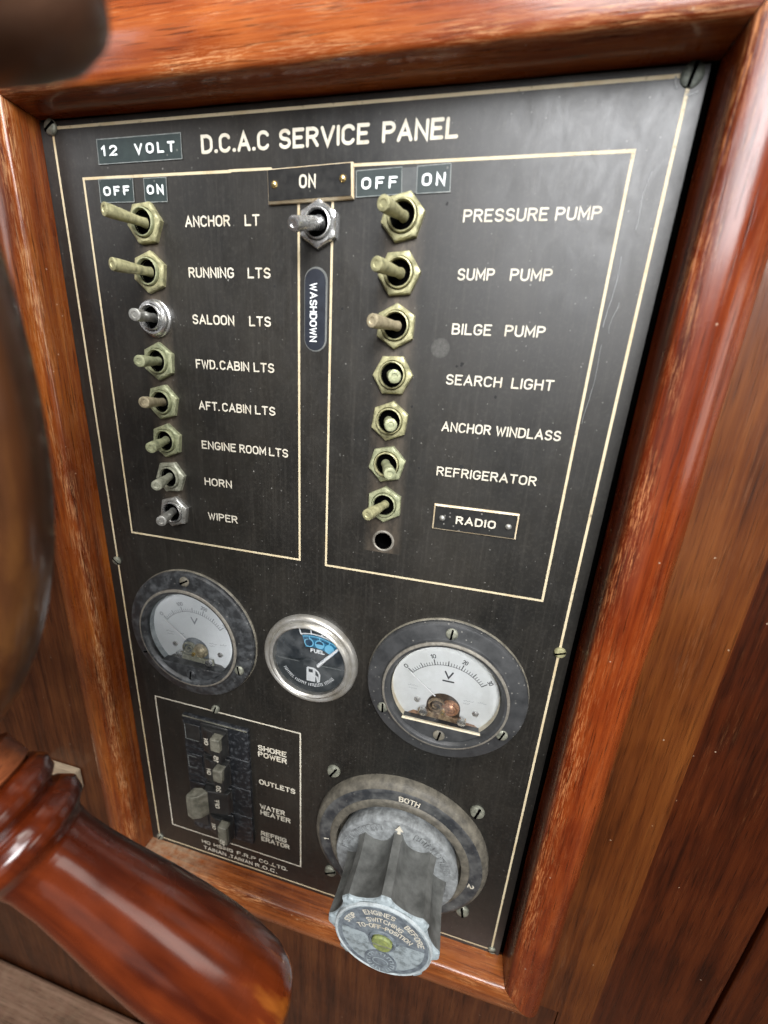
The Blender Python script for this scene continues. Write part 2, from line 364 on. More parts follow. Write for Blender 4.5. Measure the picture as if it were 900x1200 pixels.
class MB:
    """collects shapes in panel millimetres and links them as one mesh object"""
    def __init__(self):
        self.v, self.f = [], []
    def add(self, verts, faces):
        k = len(self.v)
        self.v += [tuple(p) for p in verts]
        self.f += [tuple(i + k for i in f) for f in faces]
        return self
    def box(self, x0, x1, y0, y1, z0, z1):
        v = [(x, y, z) for x in (x0, x1) for y in (y0, y1) for z in (z0, z1)]
        return self.add(v, [(0, 1, 3, 2), (4, 6, 7, 5), (0, 4, 5, 1), (2, 3, 7, 6), (0, 2, 6, 4), (1, 5, 7, 3)])
    def rings(self, rings, closed=True, cap0=False, cap1=False, loop=False):
        n = len(rings[0])
        verts = [p for r in rings for p in r]
        faces = []
        m = len(rings)
        for i in range(m if loop else m - 1):
            a, b = i * n, ((i + 1) % m) * n
            for j in range(n if closed else n - 1):
                q = (j + 1) % n
                faces.append((a + j, a + q, b + q, b + j))
        if cap0:
            faces.append(tuple(range(n))[::-1])
        if cap1:
            faces.append(tuple((m - 1) * n + j for j in range(n)))
        return self.add(verts, faces)
    def lathe(self, cx, cz, prof, n=64, cap0=False, cap1=True, rfun=None):
        """turn a profile of (radius, height towards the viewer) about the panel's normal"""
        rr = []
        for r, h in prof:
            ring = []
            for j in range(n):
                a = 2 * math.pi * j / n
                q = r * (rfun(a, h) if rfun else 1.0)
                ring.append((cx + q * math.cos(a), -h, cz + q * math.sin(a)))
            rr.append(ring)
        return self.rings(rr, True, cap0, cap1)
    def spin(self, a, b, prof, n=32, cap0=True, cap1=True):
        """turn a profile of (distance along a->b, radius) about the line a-b"""
        a, b = Vector(a), Vector(b)
        d = (b - a).normalized()
        s = d.orthogonal().normalized()
        t = d.cross(s)
        rr = []
        for u, r in prof:
            c = a + d * u
            rr.append([tuple(c + (s * math.cos(2 * math.pi * j / n) + t * math.sin(2 * math.pi * j / n)) * r) for j in range(n)])
        return self.rings(rr, True, cap0, cap1)
    def prism(self, poly, h0, h1):
        """a flat outline (x, z) given thickness from height h0 to h1 above the panel"""
        n = len(poly)
        v = [(x, -h0, z) for x, z in poly] + [(x, -h1, z) for x, z in poly]
        f = [tuple(range(n)), tuple(range(2 * n - 1, n - 1, -1))]
        f += [(j, (j + 1) % n, n + (j + 1) % n, n + j) for j in range(n)]
        return self.add(v, f)
    def ribbon(self, pts, w, h, closed=False, thick=0.0):
        """a stroke of width w laid on the panel at height h (mitred, round ends)"""
        P = [Vector(p) for p in pts]
        Q = [P[0]]
        for p in P[1:]:
            if (p - Q[-1]).length > 1e-5:
                Q.append(p)
        if closed and (Q[0] - Q[-1]).length < 1e-5:
            Q.pop()
        P = Q
        n = len(P)
        if n < 2:
            return self
        L, Rr = [], []
        for i in range(n):
            if closed:
                d0 = (P[i] - P[i - 1]).normalized()
                d1 = (P[(i + 1) % n] - P[i]).normalized()
            else:
                d0 = (P[i] - P[max(i - 1, 0)]).normalized() if i else (P[1] - P[0]).normalized()
                d1 = (P[i + 1] - P[i]).normalized() if i < n - 1 else d0
            n0, n1 = Vector((-d0.y, d0.x)), Vector((-d1.y, d1.x))
            m = n0 + n1
            m = m.normalized() if m.length > 1e-4 else n0
            k = 1.0 / max(0.45, m.dot(n0))
            L.append(P[i] + m * (w / 2 * k))
            Rr.append(P[i] - m * (w / 2 * k))
        poly = None
        verts, faces = [], []
        for i_, (a, b) in enumerate(zip(L, Rr)):
            hh = h + (0.0 if closed else 0.004 * i_ / n)          # rises a hair so that a stroke crossing itself never lies in one plane
            verts += [(a.x, -hh, a.y), (b.x, -hh, b.y)]
        for i in range(n if closed else n - 1):
            j = (i + 1) % n
            faces.append((2 * i, 2 * j, 2 * j + 1, 2 * i + 1))
        if not closed:
            for e, s in ((0, -1), (n - 1, 1)):
                d = (P[1] - P[0]).normalized() if e == 0 else (P[-1] - P[-2]).normalized()
                d = d * s
                base = len(verts)
                nn = Vector((-d.y, d.x))
                cap = [P[e] + (nn * math.cos(t) + d * math.sin(t)) * (w / 2) for t in [math.pi * q / 6 for q in range(1, 6)]]
                verts += [(c.x, -(h + (0.004 if e else 0.0)), c.y) for c in cap]
                li, ri = 2 * e, 2 * e + 1
                ids = [base + q for q in range(5)]
                faces.append(tuple([li] + ids + [ri]) if s > 0 else tuple([ri] + ids + [li]))
        if thick > 0:
            k = len(verts)
            low = [(x, y + thick, z) for x, y, z in verts]
            tri = list(faces)
            edges = {}
            for f in tri:
                for a, b in zip(f, f[1:] + f[:1]):
                    edges[(a, b)] = edges.get((a, b), 0) + 1
            verts += low
            for (a, b) in edges:
                if (b, a) not in edges:
                    faces.append((a, a + k, b + k, b))
        return self.add(verts, faces)
    def build(self, name, m, parent=None, loc=None, smooth=40, bevel=0.0, seg=2, subsurf=0):
        o0 = origin(parent)
        base = W(loc) if loc is not None else (Vector((0, 0, 0)) if parent is not None else Vector((0, 0, 0)))
        me = bpy.data.meshes.new(name)
        sub = o0 + (base - o0 if (loc is not None and parent is not None) else base)
        me.from_pydata([tuple(W(p) - sub) for p in self.v], [], self.f)
        bm = bmesh.new()
        bm.from_mesh(me)
        bmesh.ops.recalc_face_normals(bm, faces=bm.faces)
        bm.to_mesh(me)
        bm.free()
        me.materials.append(m)
        if smooth:
            for p in me.polygons:
                p.use_smooth = True
            me.set_sharp_from_angle(angle=math.radians(smooth))
        o = bpy.data.objects.new(name, me)
        COL.objects.link(o)
        if parent is not None:
            o.parent = parent
        if loc is not None:
            o.location = base - o0 if parent is not None else base
        if subsurf:
            md = o.modifiers.new("subsurf", 'SUBSURF')
            md.levels = md.render_levels = subsurf
        if bevel:
            md = o.modifiers.new("bevel", 'BEVEL')
            md.width = bevel * MM
            md.segments = seg
            md.limit_method = 'ANGLE'
            md.angle_limit = math.radians(40)
        return o

def structure(o):
    o["kind"] = "structure"
    return o

def tag(o, label, cat, group=None):
    o["label"] = label
    o["category"] = cat
    if group:
        o["group"] = group
    return o

# ------------------------------------------------------------------ engraver's stroke alphabet
def arc(cx, cy, rx, ry, a0, a1, n=10):
    return [(cx + rx * math.cos(math.radians(a0 + (a1 - a0) * i / n)), cy + ry * math.sin(math.radians(a0 + (a1 - a0) * i / n))) for i in range(n + 1)]

w_ = 0.62
GL = {
    'A': (0.70, [[(0, 0), (0.35, 1), (0.70, 0)], [(0.115, 0.33), (0.585, 0.33)]]),
    'B': (0.60, [[(0, 0), (0, 1), (0.33, 1)] + arc(0.33, 0.765, 0.22, 0.235, 90, -90) + [(0, 0.53)], [(0.33, 0.53)] + arc(0.34, 0.265, 0.26, 0.265, 90, -90) + [(0, 0)]]),
    'C': (0.62, [arc(0.31, 0.70, 0.31, 0.30, 25, 180) + arc(0.31, 0.30, 0.31, 0.30, 180, 335)]),
    'D': (0.62, [[(0, 0), (0, 1), (0.28, 1)] + arc(0.28, 0.66, 0.34, 0.34, 90, 0) + arc(0.28, 0.34, 0.34, 0.34, 0, -90) + [(0, 0)]]),
    'E': (0.54, [[(0.54, 1), (0, 1), (0, 0), (0.54, 0)], [(0, 0.53), (0.44, 0.53)]]),
    'F': (0.54, [[(0.54, 1), (0, 1), (0, 0)], [(0, 0.53), (0.44, 0.53)]]),
    'G': (0.62, [arc(0.31, 0.70, 0.31, 0.30, 25, 180) + arc(0.31, 0.30, 0.31, 0.30, 180, 360) + [(0.62, 0.45), (0.36, 0.45)]]),
    'H': (0.60, [[(0, 0), (0, 1)], [(0.60, 0), (0.60, 1)], [(0, 0.53), (0.60, 0.53)]]),
    'I': (0.0, [[(0, 0), (0, 1)]]),
    'J': (0.45, [[(0.45, 1)] + arc(0.225, 0.25, 0.225, 0.25, 0, -180)]),
    'K': (0.60, [[(0, 0), (0, 1)], [(0.58, 1), (0, 0.40)], [(0.2, 0.60), (0.60, 0)]]),
    'L': (0.52, [[(0, 1), (0, 0), (0.52, 0)]]),
    'M': (0.72, [[(0, 0), (0, 1), (0.36, 0.25), (0.72, 1), (0.72, 0)]]),
    'N': (0.60, [[(0, 0), (0, 1), (0.60, 0), (0.60, 1)]]),
    'O': (0.64, [arc(0.32, 0.68, 0.32, 0.32, 0, 180) + arc(0.32, 0.32, 0.32, 0.32, 180, 360) + [(0.64, 0.68)]]),
    'P': (0.58, [[(0, 0), (0, 1), (0.32, 1)] + arc(0.32, 0.75, 0.26, 0.25, 90, -90) + [(0, 0.50)]]),
    'Q': (0.64, [arc(0.32, 0.68, 0.32, 0.32, 0, 180) + arc(0.32, 0.32, 0.32, 0.32, 180, 360) + [(0.64, 0.68)], [(0.4, 0.25), (0.66, -0.02)]]),
    'R': (0.60, [[(0, 0), (0, 1), (0.32, 1)] + arc(0.32, 0.76, 0.26, 0.24, 90, -90) + [(0, 0.52)], [(0.30, 0.52), (0.60, 0)]]),
    'S': (0.58, [arc(0.29, 0.75, 0.27, 0.25, 20, 270) + arc(0.29, 0.25, 0.29, 0.25, 90, -160)[1:]]),
    'T': (0.60, [[(0, 1), (0.60, 1)], [(0.30, 1), (0.30, 0)]]),
    'U': (0.60, [[(0, 1)] + arc(0.30, 0.30, 0.30, 0.30, 180, 360) + [(0.60, 1)]]),
    'V': (0.68, [[(0, 1), (0.34, 0), (0.68, 1)]]),
    'W': (0.86, [[(0, 1), (0.22, 0), (0.43, 0.85), (0.64, 0), (0.86, 1)]]),
    'X': (0.6, [[(0, 0), (0.6, 1)], [(0, 1), (0.6, 0)]]),
    'Y': (0.6, [[(0, 1), (0.3, 0.5), (0.6, 1)], [(0.3, 0.5), (0.3, 0)]]),
    'Z': (0.6, [[(0, 1), (0.6, 1), (0, 0), (0.6, 0)]]),
    '.': (0.06, [[(0, 0.02), (0.06, 0.02)]]),
    ',': (0.06, [[(0.06, 0.08), (0, -0.10)]]),
    '-': (0.42, [[(0, 0.5), (0.42, 0.5)]]),
    '0': (0.56, [arc(0.28, 0.68, 0.28, 0.32, 0, 180) + arc(0.28, 0.32, 0.28, 0.32, 180, 360) + [(0.56, 0.68)]]),
    '1': (0.20, [[(0.0, 0.78), (0.20, 1), (0.20, 0)]]),
    '2': (0.56, [arc(0.28, 0.72, 0.28, 0.28, 165, -35) + [(0, 0), (0.56, 0)]]),
    '3': (0.56, [arc(0.27, 0.75, 0.26, 0.25, 150, -90) + arc(0.28, 0.26, 0.28, 0.26, 90, -150)[1:]]),
    '5': (0.56, [[(0.52, 1), (0.06, 1), (0.02, 0.55)] + arc(0.28, 0.32, 0.28, 0.32, 130, -150)]),
}
GAP = 0.28

def word_strokes(text, gap=GAP):
    x, out = 0.0, []
    for i, ch in enumerate(text):
        w, ss = GL[ch]
        out.append([[(px + x, pz) for px, pz in s] for s in ss])
        x += w + gap
    return out, x - gap

def write(mb, text, x0, x1, z, h, stroke, y=0.05, xf=None, gap=GAP, thick=0.0):
    """engrave text between x0 and x1, its foot at z, h high; xf maps (x, z) elsewhere"""
    gl, wd = word_strokes(text, gap)
    s = (x1 - x0 - stroke) / max(wd, 1e-6) if wd > 0 else 1
    k = 0
    for letter in gl:
        for st in letter:
            pts = [(x0 + stroke / 2 + px * s, z + stroke / 2 + pz * (h - stroke)) for px, pz in st]
            if xf:
                pts = [xf(a, b) for a, b in pts]
            mb.ribbon(pts, stroke, y + 0.006 * (k % 7), thick=thick)
            k += 1

def write_arc(mb, text, cx, cz, r, a_mid, h, stroke, y, width, inward=False, gap=GAP):
    """text along a circle, its letters spread over `width` degrees around a_mid"""
    gl, wd = word_strokes(text, gap)
    span = math.radians(width)
    k = 0
    for letter in gl:
        for st in letter:
            pts = []
            for px, pz in st:
                u = px / wd - 0.5
                if inward:
                    a = math.radians(a_mid) + u * span
                    rr = r + h - pz * h
                else:
                    a = math.radians(a_mid) - u * span
                    rr = r + pz * h
                pts.append((cx + rr * math.cos(a), cz + rr * math.sin(a)))
            mb.ribbon(pts, stroke, y + 0.006 * (k % 7))
            k += 1

# ------------------------------------------------------------------ setting: bulkhead, boards, ledge
OX0, OX1, OZ0, OZ1 = -6.5, 247.3, -427.3, 3.4          # opening of the frame
mb = MB()
mb.box(-620, OX0 - 3, 1, 22, -1000, 500)
mb.box(OX0 - 3, OX1 + 3, 1, 22, OZ1 + 3, 500)
mb.box(OX0 - 3, 286, 1, 22, -1000, OZ0 - 34)
mb.box(OX0 - 3, 250, 1, 22, OZ0 - 34, OZ0 - 3)
structure(mb.build("bulkhead", M['bulkhead'], loc=(0, 0, 0)))
structure(MB().box(251.7, 304.5, 0.2, 22, OZ0 - 33.8, 500).box(286.2, 304.5, 0.2, 22, -1000, OZ0 - 33.8).build("side_board", M['board'], loc=(270, 0, 0)))
structure(MB().box(306, 362.5, 5, 24, -1000, 500).build("corner_board", M['side'], loc=(330, 0, 0), bevel=1.2))
structure(MB().box(365.5, 700, 5.5, 24, -1000, 500).build("far_board", M['side'], loc=(500, 0, 0), bevel=1.2))
structure(MB().box(250, 720, 24.5, 30, -1000, 500).build("board_backing", M['hole'], loc=(500, 0, 0)))
structure(MB().box(-640, 720, -260, 0, -760, -706).build("ledge", M['ledge'], loc=(0, -100, -706), bevel=3))

# ------------------------------------------------------------------ frame of four mouldings
fr = empty("panel_frame", (120, 0, -430), "varnished red mahogany moulding with scratched edges running round the black switch panel", "frame")
WL, WR, WT, WB = 32.0, 26.5, 34.0, 30.0
PROF = [(0.0, -0.9), (0.2, 4), (0.5, 9), (0.8, 12.6), (1.2, 13.6), (2.0, 14.2), (3.2, 14.5), (5.5, 15.2), (9, 15.6), (12.5, 15.2), (16, 14.1), (19, 12.2), (21.8, 9.6), (24.0, 6.2), (25.4, 2.6), (25.8, 0.6), (26, -0.9)]

def rail(name, side, m):
    rng = random.Random(hash(side) % 997)
    n = 28
    rings = []
    for i in range(n + 1):
        t = i / n
        ring = []
        for u, h in PROF:
            k = u / 26.0
            wob = (0.35 * math.sin(t * 23 + u) + 0.25 * math.sin(t * 61)) * (1 if u > 20 else 0.25) * (0 if i in (0, n) else 1)
            if side == 'left':
                x = OX0 - k * WL + wob
                z = (OZ1 + k * WT) * (1 - t) + (OZ0 - k * WB) * t
            elif side == 'right':
                x = OX1 + k * WR + wob
                z = (OZ1 + k * WT) * (1 - t) + (OZ0 - k * WB) * t
            elif side == 'top':
                z = OZ1 + k * WT + wob
                x = (OX0 - k * WL) * (1 - t) + (OX1 + k * WR) * t
            else:
                z = OZ0 - k * WB + wob
                x = (OX0 - k * WL) * (1 - t) + (OX1 + k * WR) * t
            e = 0.22 if i == 0 else (-0.22 if i == n else 0.0)     # a hair of open joint at each mitre
            if side in ('left', 'right'):
                z -= e
            else:
                x += e
            ring.append((x, -h, z))
        rings.append(ring)
    mbx = MB().rings(rings, False, True, True)
    o = mbx.build(name, m, fr, smooth=35)
    at = o.data.attributes.new("edge_wear", 'FLOAT', 'POINT')
    k = len(PROF)
    for i in range(len(o.data.vertices)):
        u, h = PROF[i % k]
        at.data[i].value = (0.8 if 0.7 < u < 4 else 0.12 if u < 12 else 0.05) if side != 'right' else (0.8 if 0.7 < u < 9 else 0.12)
    return o

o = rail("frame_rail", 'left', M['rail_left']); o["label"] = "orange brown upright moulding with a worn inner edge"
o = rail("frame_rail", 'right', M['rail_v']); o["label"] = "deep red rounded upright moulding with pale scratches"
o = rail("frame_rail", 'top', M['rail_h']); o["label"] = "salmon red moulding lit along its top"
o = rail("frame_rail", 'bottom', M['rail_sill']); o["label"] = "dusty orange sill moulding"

# ------------------------------------------------------------------ the panel itself
pan = empty("service_panel", (120, 0, -212), "worn black engraved panel with white border lines and lettering inside the mahogany frame", "control panel")
HX, HZ, HR = 154.7, -164.2, 4.2
PX0, PX1, PZ0, PZ1 = -6.2, 244.8, -427.0, 2.4
mb = MB()
q = 8.0
xs = [PX0, HX - q, HX + q, PX1]
zs = [PZ0, HZ - q, HZ + q, PZ1]
for i in range(3):
    for j in range(3):
        if (i, j) != (1, 1):
            mb.add([(xs[i], 0, zs[j]), (xs[i + 1], 0, zs[j]), (xs[i + 1], 0, zs[j + 1]), (xs[i], 0, zs[j + 1])], [(0, 1, 2, 3)])
nn = 32
sq, ci, cb = [], [], []
for k in range(nn):
    a = 2 * math.pi * k / nn
    c, s = math.cos(a), math.sin(a)
    m_ = max(abs(c), abs(s))
    sq.append((HX + q * c / m_, 0, HZ + q * s / m_))
    ci.append((HX + HR * c, 0, HZ + HR * s))
    cb.append((HX + HR * c, 3, HZ + HR * s))
mb.rings([sq, ci, cb])
mb.add([(PX0, 0, PZ0), (PX1, 0, PZ0), (PX1, 0, PZ1), (PX0, 0, PZ1), (PX0, 3, PZ0), (PX1, 3, PZ0), (PX1, 3, PZ1), (PX0, 3, PZ1)],
       [(0, 1, 5, 4), (1, 2, 6, 5), (2, 3, 7, 6), (3, 0, 4, 7)])
plate = mb.build("plate", M['plate'], pan, smooth=30)
MB().box(PX0 - 2, 249.5, 3.2, 4.6, PZ0 - 2, HZ - 9).box(PX0 - 2, 249.5, 3.2, 4.6, HZ + 9, 6.0).box(PX0 - 2, HX - 9, 3.2, 4.6, HZ - 9, HZ + 9).box(HX + 9, 249.5, 3.2, 4.6, HZ - 9, HZ + 9).build('gap_shade_backing', M['hole'], pan, smooth=0)  # added black sheet, its colour stands in for shade in the gap
MB().lathe(HX, HZ, [(HR - 0.12, -0.05), (HR + 0.15, -26), (0.01, -26)], 32, cap1=False).build("hole_shade_cup", M['hole'], pan)  # black cup, the hole's inner shade is in its colour
MB().lathe(HX, HZ, [(HR + 1.1, 0.02), (HR + 0.9, 0.35), (HR + 0.4, 0.5), (HR - 0.05, 0.3), (HR - 0.1, -0.1)], 32, cap1=False).build("hole_lip", M['lip_and_highlight'], pan)

# engraved lines
H_ = -423.8
MB().ribbon([(0, 0), (240, 0), (240, H_), (0, H_)], 1.05, 0.05, closed=True).build("engraved_border", M['cream'], pan, smooth=0)
b = MB()
b.ribbon([(83.5, -18.2), (12.6, -18.2), (12.6, -180.8), (112.5, -180.8), (112.5, -30)], 1.0, 0.05)
b.ribbon([(83.0, -18.0), (101, -18.0)], 0.9, 0.058)
b.build("engraved_border", M['cream'], pan, smooth=0)
MB().ribbon([(134, -18.2), (228.5, -18.2), (228.5, -181.4), (126.5, -181.4), (126.5, -29)], 1.0, 0.05).build("engraved_border", M['cream'], pan, smooth=0)
MB().ribbon([(13.1, -292.1), (112.6, -292.1), (112.6, -406.0), (13.1, -406.0)], 0.9, 0.05, closed=True).build("engraved_border", M['letter'], pan, smooth=0)

def engrave(words, h, stroke, mat_='letter', y=0.06):
    m_ = MB()
    for i, (t, x0, x1, z) in enumerate(words):
        write(m_, t, x0, x1, z, h, stroke, y)
    o_ = m_.build("engraved_lettering", M[mat_], pan, smooth=0)
    return o_

engrave([('D.C.A.C', 71.1, 100.6, -12.1), ('SERVICE', 104.5, 140.0, -12.1), ('PANEL', 144.7, 171.8, -12.1)], 6.2, 1.15)
for ws in ([('ANCHOR', 61.2, 82.3, -36.8), ('LT', 88.9, 95.6, -36.8)], [('RUNNING', 61.1, 83.0, -55.6), ('LTS', 89.4, 99.9, -55.6)],
           [('SALOON', 61.2, 82.1, -74.0), ('LTS', 89.3, 99.6, -74.0)], [('FWD.', 61.2, 72.6, -92.7), ('CABIN', 73.6, 88.5, -92.7), ('LTS', 90.6, 100.7, -92.7)],
           [('AFT.', 61.1, 72.4, -111.2), ('CABIN', 73.6, 88.6, -111.2), ('LTS', 90.6, 100.8, -111.2)], [('ENGINE', 61.1, 79.8, -129.8), ('ROOM', 81.6, 95.6, -129.8), ('LTS', 97.1, 106.9, -129.8)],
           [('HORN', 61.1, 76.5, -148.2)], [('WIPER', 61.6, 78.6, -166.4)]):
    engrave(ws, 4.0, 0.66)
for ws in ([('PRESSURE', 176.4, 205.4, -37.0), ('PUMP', 207.8, 222.4, -37.0)], [('SUMP', 176.5, 190.0, -55.6), ('PUMP', 195.5, 210.0, -55.6)],
           [('BILGE', 176.5, 191.5, -74.3), ('PUMP', 196.4, 210.9, -74.3)], [('SEARCH', 176.2, 198.0, -92.9), ('LIGHT', 201.6, 217.2, -92.9)],
           [('ANCHOR', 176.4, 196.4, -111.5), ('WINDLASS', 198.3, 223.2, -111.5)], [('REFRIGERATOR', 176.2, 217.2, -130.4)]):
    engrave(ws, 4.0, 0.62)
for ws in ([('SHORE', 84.4, 103.6, -313.4), ('POWER', 84.4, 103.8, -318.6)], [('OUTLETS', 84.2, 109.2, -341.6)],
           [('WATER', 84.2, 101.8, -363.2), ('HEATER', 84.2, 105.6, -368.4)], [('REFRIG', 84.0, 102.6, -387.8), ('ERATOR', 84.0, 104.8, -392.9)]):
    engrave(ws, 4.2, 0.85)
engrave([('HO', 36.5, 43.3, -415.0), ('HSING', 46.0, 61.4, -415.0), ('F.R.P', 64.4, 79.0, -415.0), ('CO.,LTD.', 81.5, 103.0, -415.0)], 3.5, 0.62)
engrave([('TAINAN', 37.4, 55.6, -420.9), ('.TAIWAN', 57.6, 76.3, -420.9), ('R.O.C.', 78.4, 95.0, -420.9)], 3.5, 0.62)

# the sign-maker's brush marks and knocks of the years
m_ = MB()
rng = random.Random(3)
for x, z0, z1, w in ((231.6, -48, -70, 0.22), (231.2, -76, -104, 0.16), (233.4, -62, -72, 0.14), (234.8, -24, -40, 0.20)):
    pts = [(x + 0.35 * math.sin(i * 0.5 + x) - i * 0.10 + rng.uniform(-.1, .1), z0 + (z1 - z0) * i / 12) for i in range(13)]
    m_.ribbon(pts, w, 0.07 + rng.uniform(0, 0.03))
m_.ribbon(arc(240.6, -0.2, 4.6, 4.6, 180, 215, 6), 0.5, 0.11)
m_.ribbon(arc(240.6, -0.2, 4.6, 4.6, 262, 300, 6), 0.4, 0.11)
m_.build("scratch_mark", M['scratch'], pan, smooth=0)
for x, z, r in ((181.8, -84.9, 0.8), (180.0, -85.8, 0.6), (196.4, -96.5, 0.6), (186.2, -125.6, 1.0), (163.2, -102.5, 0.6), (101.6, -58.4, 0.55), (168.5, -128, 0.5), (131.5, -66.2, 0.6), (170.2, -31.2, 0.5)):
    MB().prism([(x + r * rng.uniform(.5, 1.2) * math.cos(a), z + 1.2 * r * rng.uniform(.5, 1.2) * math.sin(a)) for a in [i * math.pi / 4 for i in range(8)]], 0.0, 0.09).build("chipped_spot", M['chip'], pan, smooth=0)

def screw(x, z, r, h, m, parent, slot=20.0, name="screw", y=0.0):
    s = MB()
    s.lathe(x, z, [(r, y), (r, y + h * .45), (r * .86, y + h * .85), (r * .55, y + h), (0.02, y + h)], 20, cap1=False)
    o = s.build(name, m, parent)
    a = math.radians(slot)
    d = Vector((math.cos(a), math.sin(a)))
    n_ = Vector((-d.y, d.x))
    w = r * 0.17
    p = [Vector((x, z)) + d * r * .92 * i + n_ * w * j for i, j in ((-1, -1), (1, -1), (1, 1), (-1, 1))]
    MB().prism([tuple(v) for v in p], y + h * 0.3, y + h * 1.03).build("screw_slot", M['hole'], o, smooth=0)
    return o

screw(-0.3, 0.3, 3.0, 1.3, M['screw'], pan, 30)
screw(240.4, 0.0, 3.3, 0.5, M['screw_dark'], pan, 80)
screw(-0.4, -200.0, 2.5, 1.4, M['screw'], pan, 140)
screw(240.3, -205.6, 2.6, 1.4, M['brass'], pan, 20)
screw(0.6, -423.4, 2.6, 1.2, M['screw'], pan, 60)
screw(240.2, -423.6, 2.4, 1.2, M['screw'], pan, 20)
screw(57.0, -289.6, 2.6, 1.8, M['screw'], pan, 70)
for x, z, s in ((134.0, -313.2, 60), (217.3, -314.2, 75), (218.9, -396.5, 100), (134.0, -399.5, 30)):
    screw(x, z, 4.0, 2.0, M['screw'], pan, s)

# ------------------------------------------------------------------ toggle switches
SWG = "toggle switches in two columns on the panel"
def toggle(label, x, z, dx, dz, tip_h, mats, rot=0, style='hex', lever_r=(1.75, 2.5)):
    t = empty("toggle_switch", (x, 0, z), label, "switch", SWG)
    mn, mbu, ml = mats
    base = 0.0
    if style == 'ring':
        MB().lathe(x, z, [(8.0, 0), (8.0, 0.9), (7.4, 1.4), (6.2, 1.5)], 40, cap1=False).build("washer", mn, t)
        base = 1.0
    R = 7.3 / math.cos(math.pi / 6)
    hexa = [(x + R * math.cos(math.radians(rot + 60 * i)), z + R * math.sin(math.radians(rot + 60 * i))) for i in range(6)]
    # nut: six flats, chamfered crown, open in the middle
    n = 48
    def hexr(a):
        a = (a - math.radians(rot)) % (math.pi / 3)
        return R * math.cos(math.pi / 6) / math.cos(a - math.pi / 6)
    rr = []
    for f_, h in ((1.0, base), (1.0, base + 1.75), (0.965, base + 2.15), (None, base + 2.5), (5.85, base + 2.5), (5.6, base + 1.9), (5.5, base + 1.0)):
        ring = []
        for j in range(n):
            a = 2 * math.pi * j / n + math.radians(rot)
            r = (7.4 if style == 'ring' else hexr(a)) * f_ if f_ in (1.0, 0.965) else (min(hexr(a) * .93, 6.8) if f_ is None else f_)
            ring.append((x + r * math.cos(a), -h, z + r * math.sin(a)))
        rr.append(ring)
    MB().rings(rr).build("hex_nut", mn, t, smooth=25)
    MB().lathe(x, z, [(5.45, base), (5.45, 3.2 + base), (5.3, 3.6 + base), (4.95, 3.7 + base), (4.75, 3.4 + base), (4.65, 1.4), (4.6, 0.9), (0.02, 0.85)], 40, cap1=False).build("bushing", mbu, t)
    MB().lathe(x, z, [(4.66, 2.2), (4.62, 1.0), (0.02, 1.0)], 32, cap1=False).build("dark_well", M['hole'], t)
    a = Vector((x - dx * 0.12, -1.2, z - dz * 0.12))
    b = Vector((x + dx, -tip_h, z + dz))
    L = (b - a).length
    r0, r1 = lever_r
    MB().spin(a, b, [(0, r0 * 1.15), (L * .15, r0), (L * .45, r0 * .55 + r1 * .45), (L * .80, r1), (L * .975, r1), (L * .995, r1 * .95), (L, r1 * .88), (L * 1.0, r1 * .5), (L * .985, r1 * .42)], 28).build("bat_lever", ml, t, smooth=32)
    return t

B, G, Y, T_, C, D = M['brass'], M['brass_green'], M['brass_grey'], M['brass_tan'], M['chrome'], M['chrome_dull']
left = [
    ("yellow green brass toggle switch beside the ANCHOR LT lettering, its lever thrown left", -5.0, 0.0, 16.6, (B, G, B), 5, 'hex'),
    ("yellow green brass toggle switch beside the RUNNING LTS lettering, its lever thrown left", -4.2, -0.7, 16.8, (B, G, B), 20, 'hex'),
    ("bright chrome toggle switch with round washer beside the SALOON LTS lettering", 3.7, -0.8, 16.6, (C, C, D), 12, 'ring'),
    ("green corroded toggle switch beside the FWD.CABIN LTS lettering", 3.4, -0.6, 16.6, (G, G, G), 25, 'hex'),
    ("green corroded toggle switch with tan lever tip beside the AFT.CABIN LTS lettering", 3.3, 0.6, 16.6, (G, G, T_), 15, 'hex'),
    ("green corroded toggle switch beside the ENGINE ROOM LTS lettering", 4.2, -1.1, 16.6, (G, G, G), 22, 'hex'),
    ("grey green corroded toggle switch beside the HORN lettering", 4.9, -0.5, 16.6, (Y, Y, Y), 8, 'hex'),
    ("dull silver toggle switch beside the WIPER lettering, lowest in its column", 5.4, 0.2, 16.6, (D, C, D), 18, 'hex'),
]
for i, (lb, dx, dz, h, mt, rot, st) in enumerate(left):
    toggle(lb, 42.5, -35.5 - 18.4 * i, dx, dz, h, mt, rot, st)
toggle("shiny chrome toggle switch with short rounded lever right below the black ON plate", 121.3, -37.1, -3.4, -4.6, 16.4, (C, C, C), 28, 'hex', (2.3, 2.5))
right = [
    ("yellow brass toggle switch beside the PRESSURE PUMP lettering, its lever thrown left", -3.6, -1.1, 16.8, (B, B, B), 12),
    ("yellow brass toggle switch beside the SUMP PUMP lettering, its lever thrown left", -5.0, -0.6, 16.8, (B, B, B), 5),
    ("tan brass toggle switch beside the BILGE PUMP lettering, its lever thrown left", -5.6, -0.3, 16.8, (B, B, T_), 28),
    ("yellow green toggle switch beside the SEARCH LIGHT lettering, lever pointing straight out", 4.2, -0.7, 16.8, (B, B, G), 2),
    ("yellow green toggle switch beside the ANCHOR WINDLASS lettering, lever thrown right", 4.0, -0.1, 16.8, (B, B, G), 22),
    ("pale green toggle switch beside the REFRIGERATOR lettering, lever thrown right", 4.9, -0.7, 16.8, (G, B, G), 14),
    ("pale green toggle switch beside the RADIO plate, its lever thrown left above the open hole", -3.6, -0.8, 16.8, (G, G, B), 30),
]
for i, (lb, dx, dz, h, mt, rot) in enumerate(right):
    toggle(lb, 154.4, -35.3 - 18.45 * i, dx, dz, h, mt, rot)

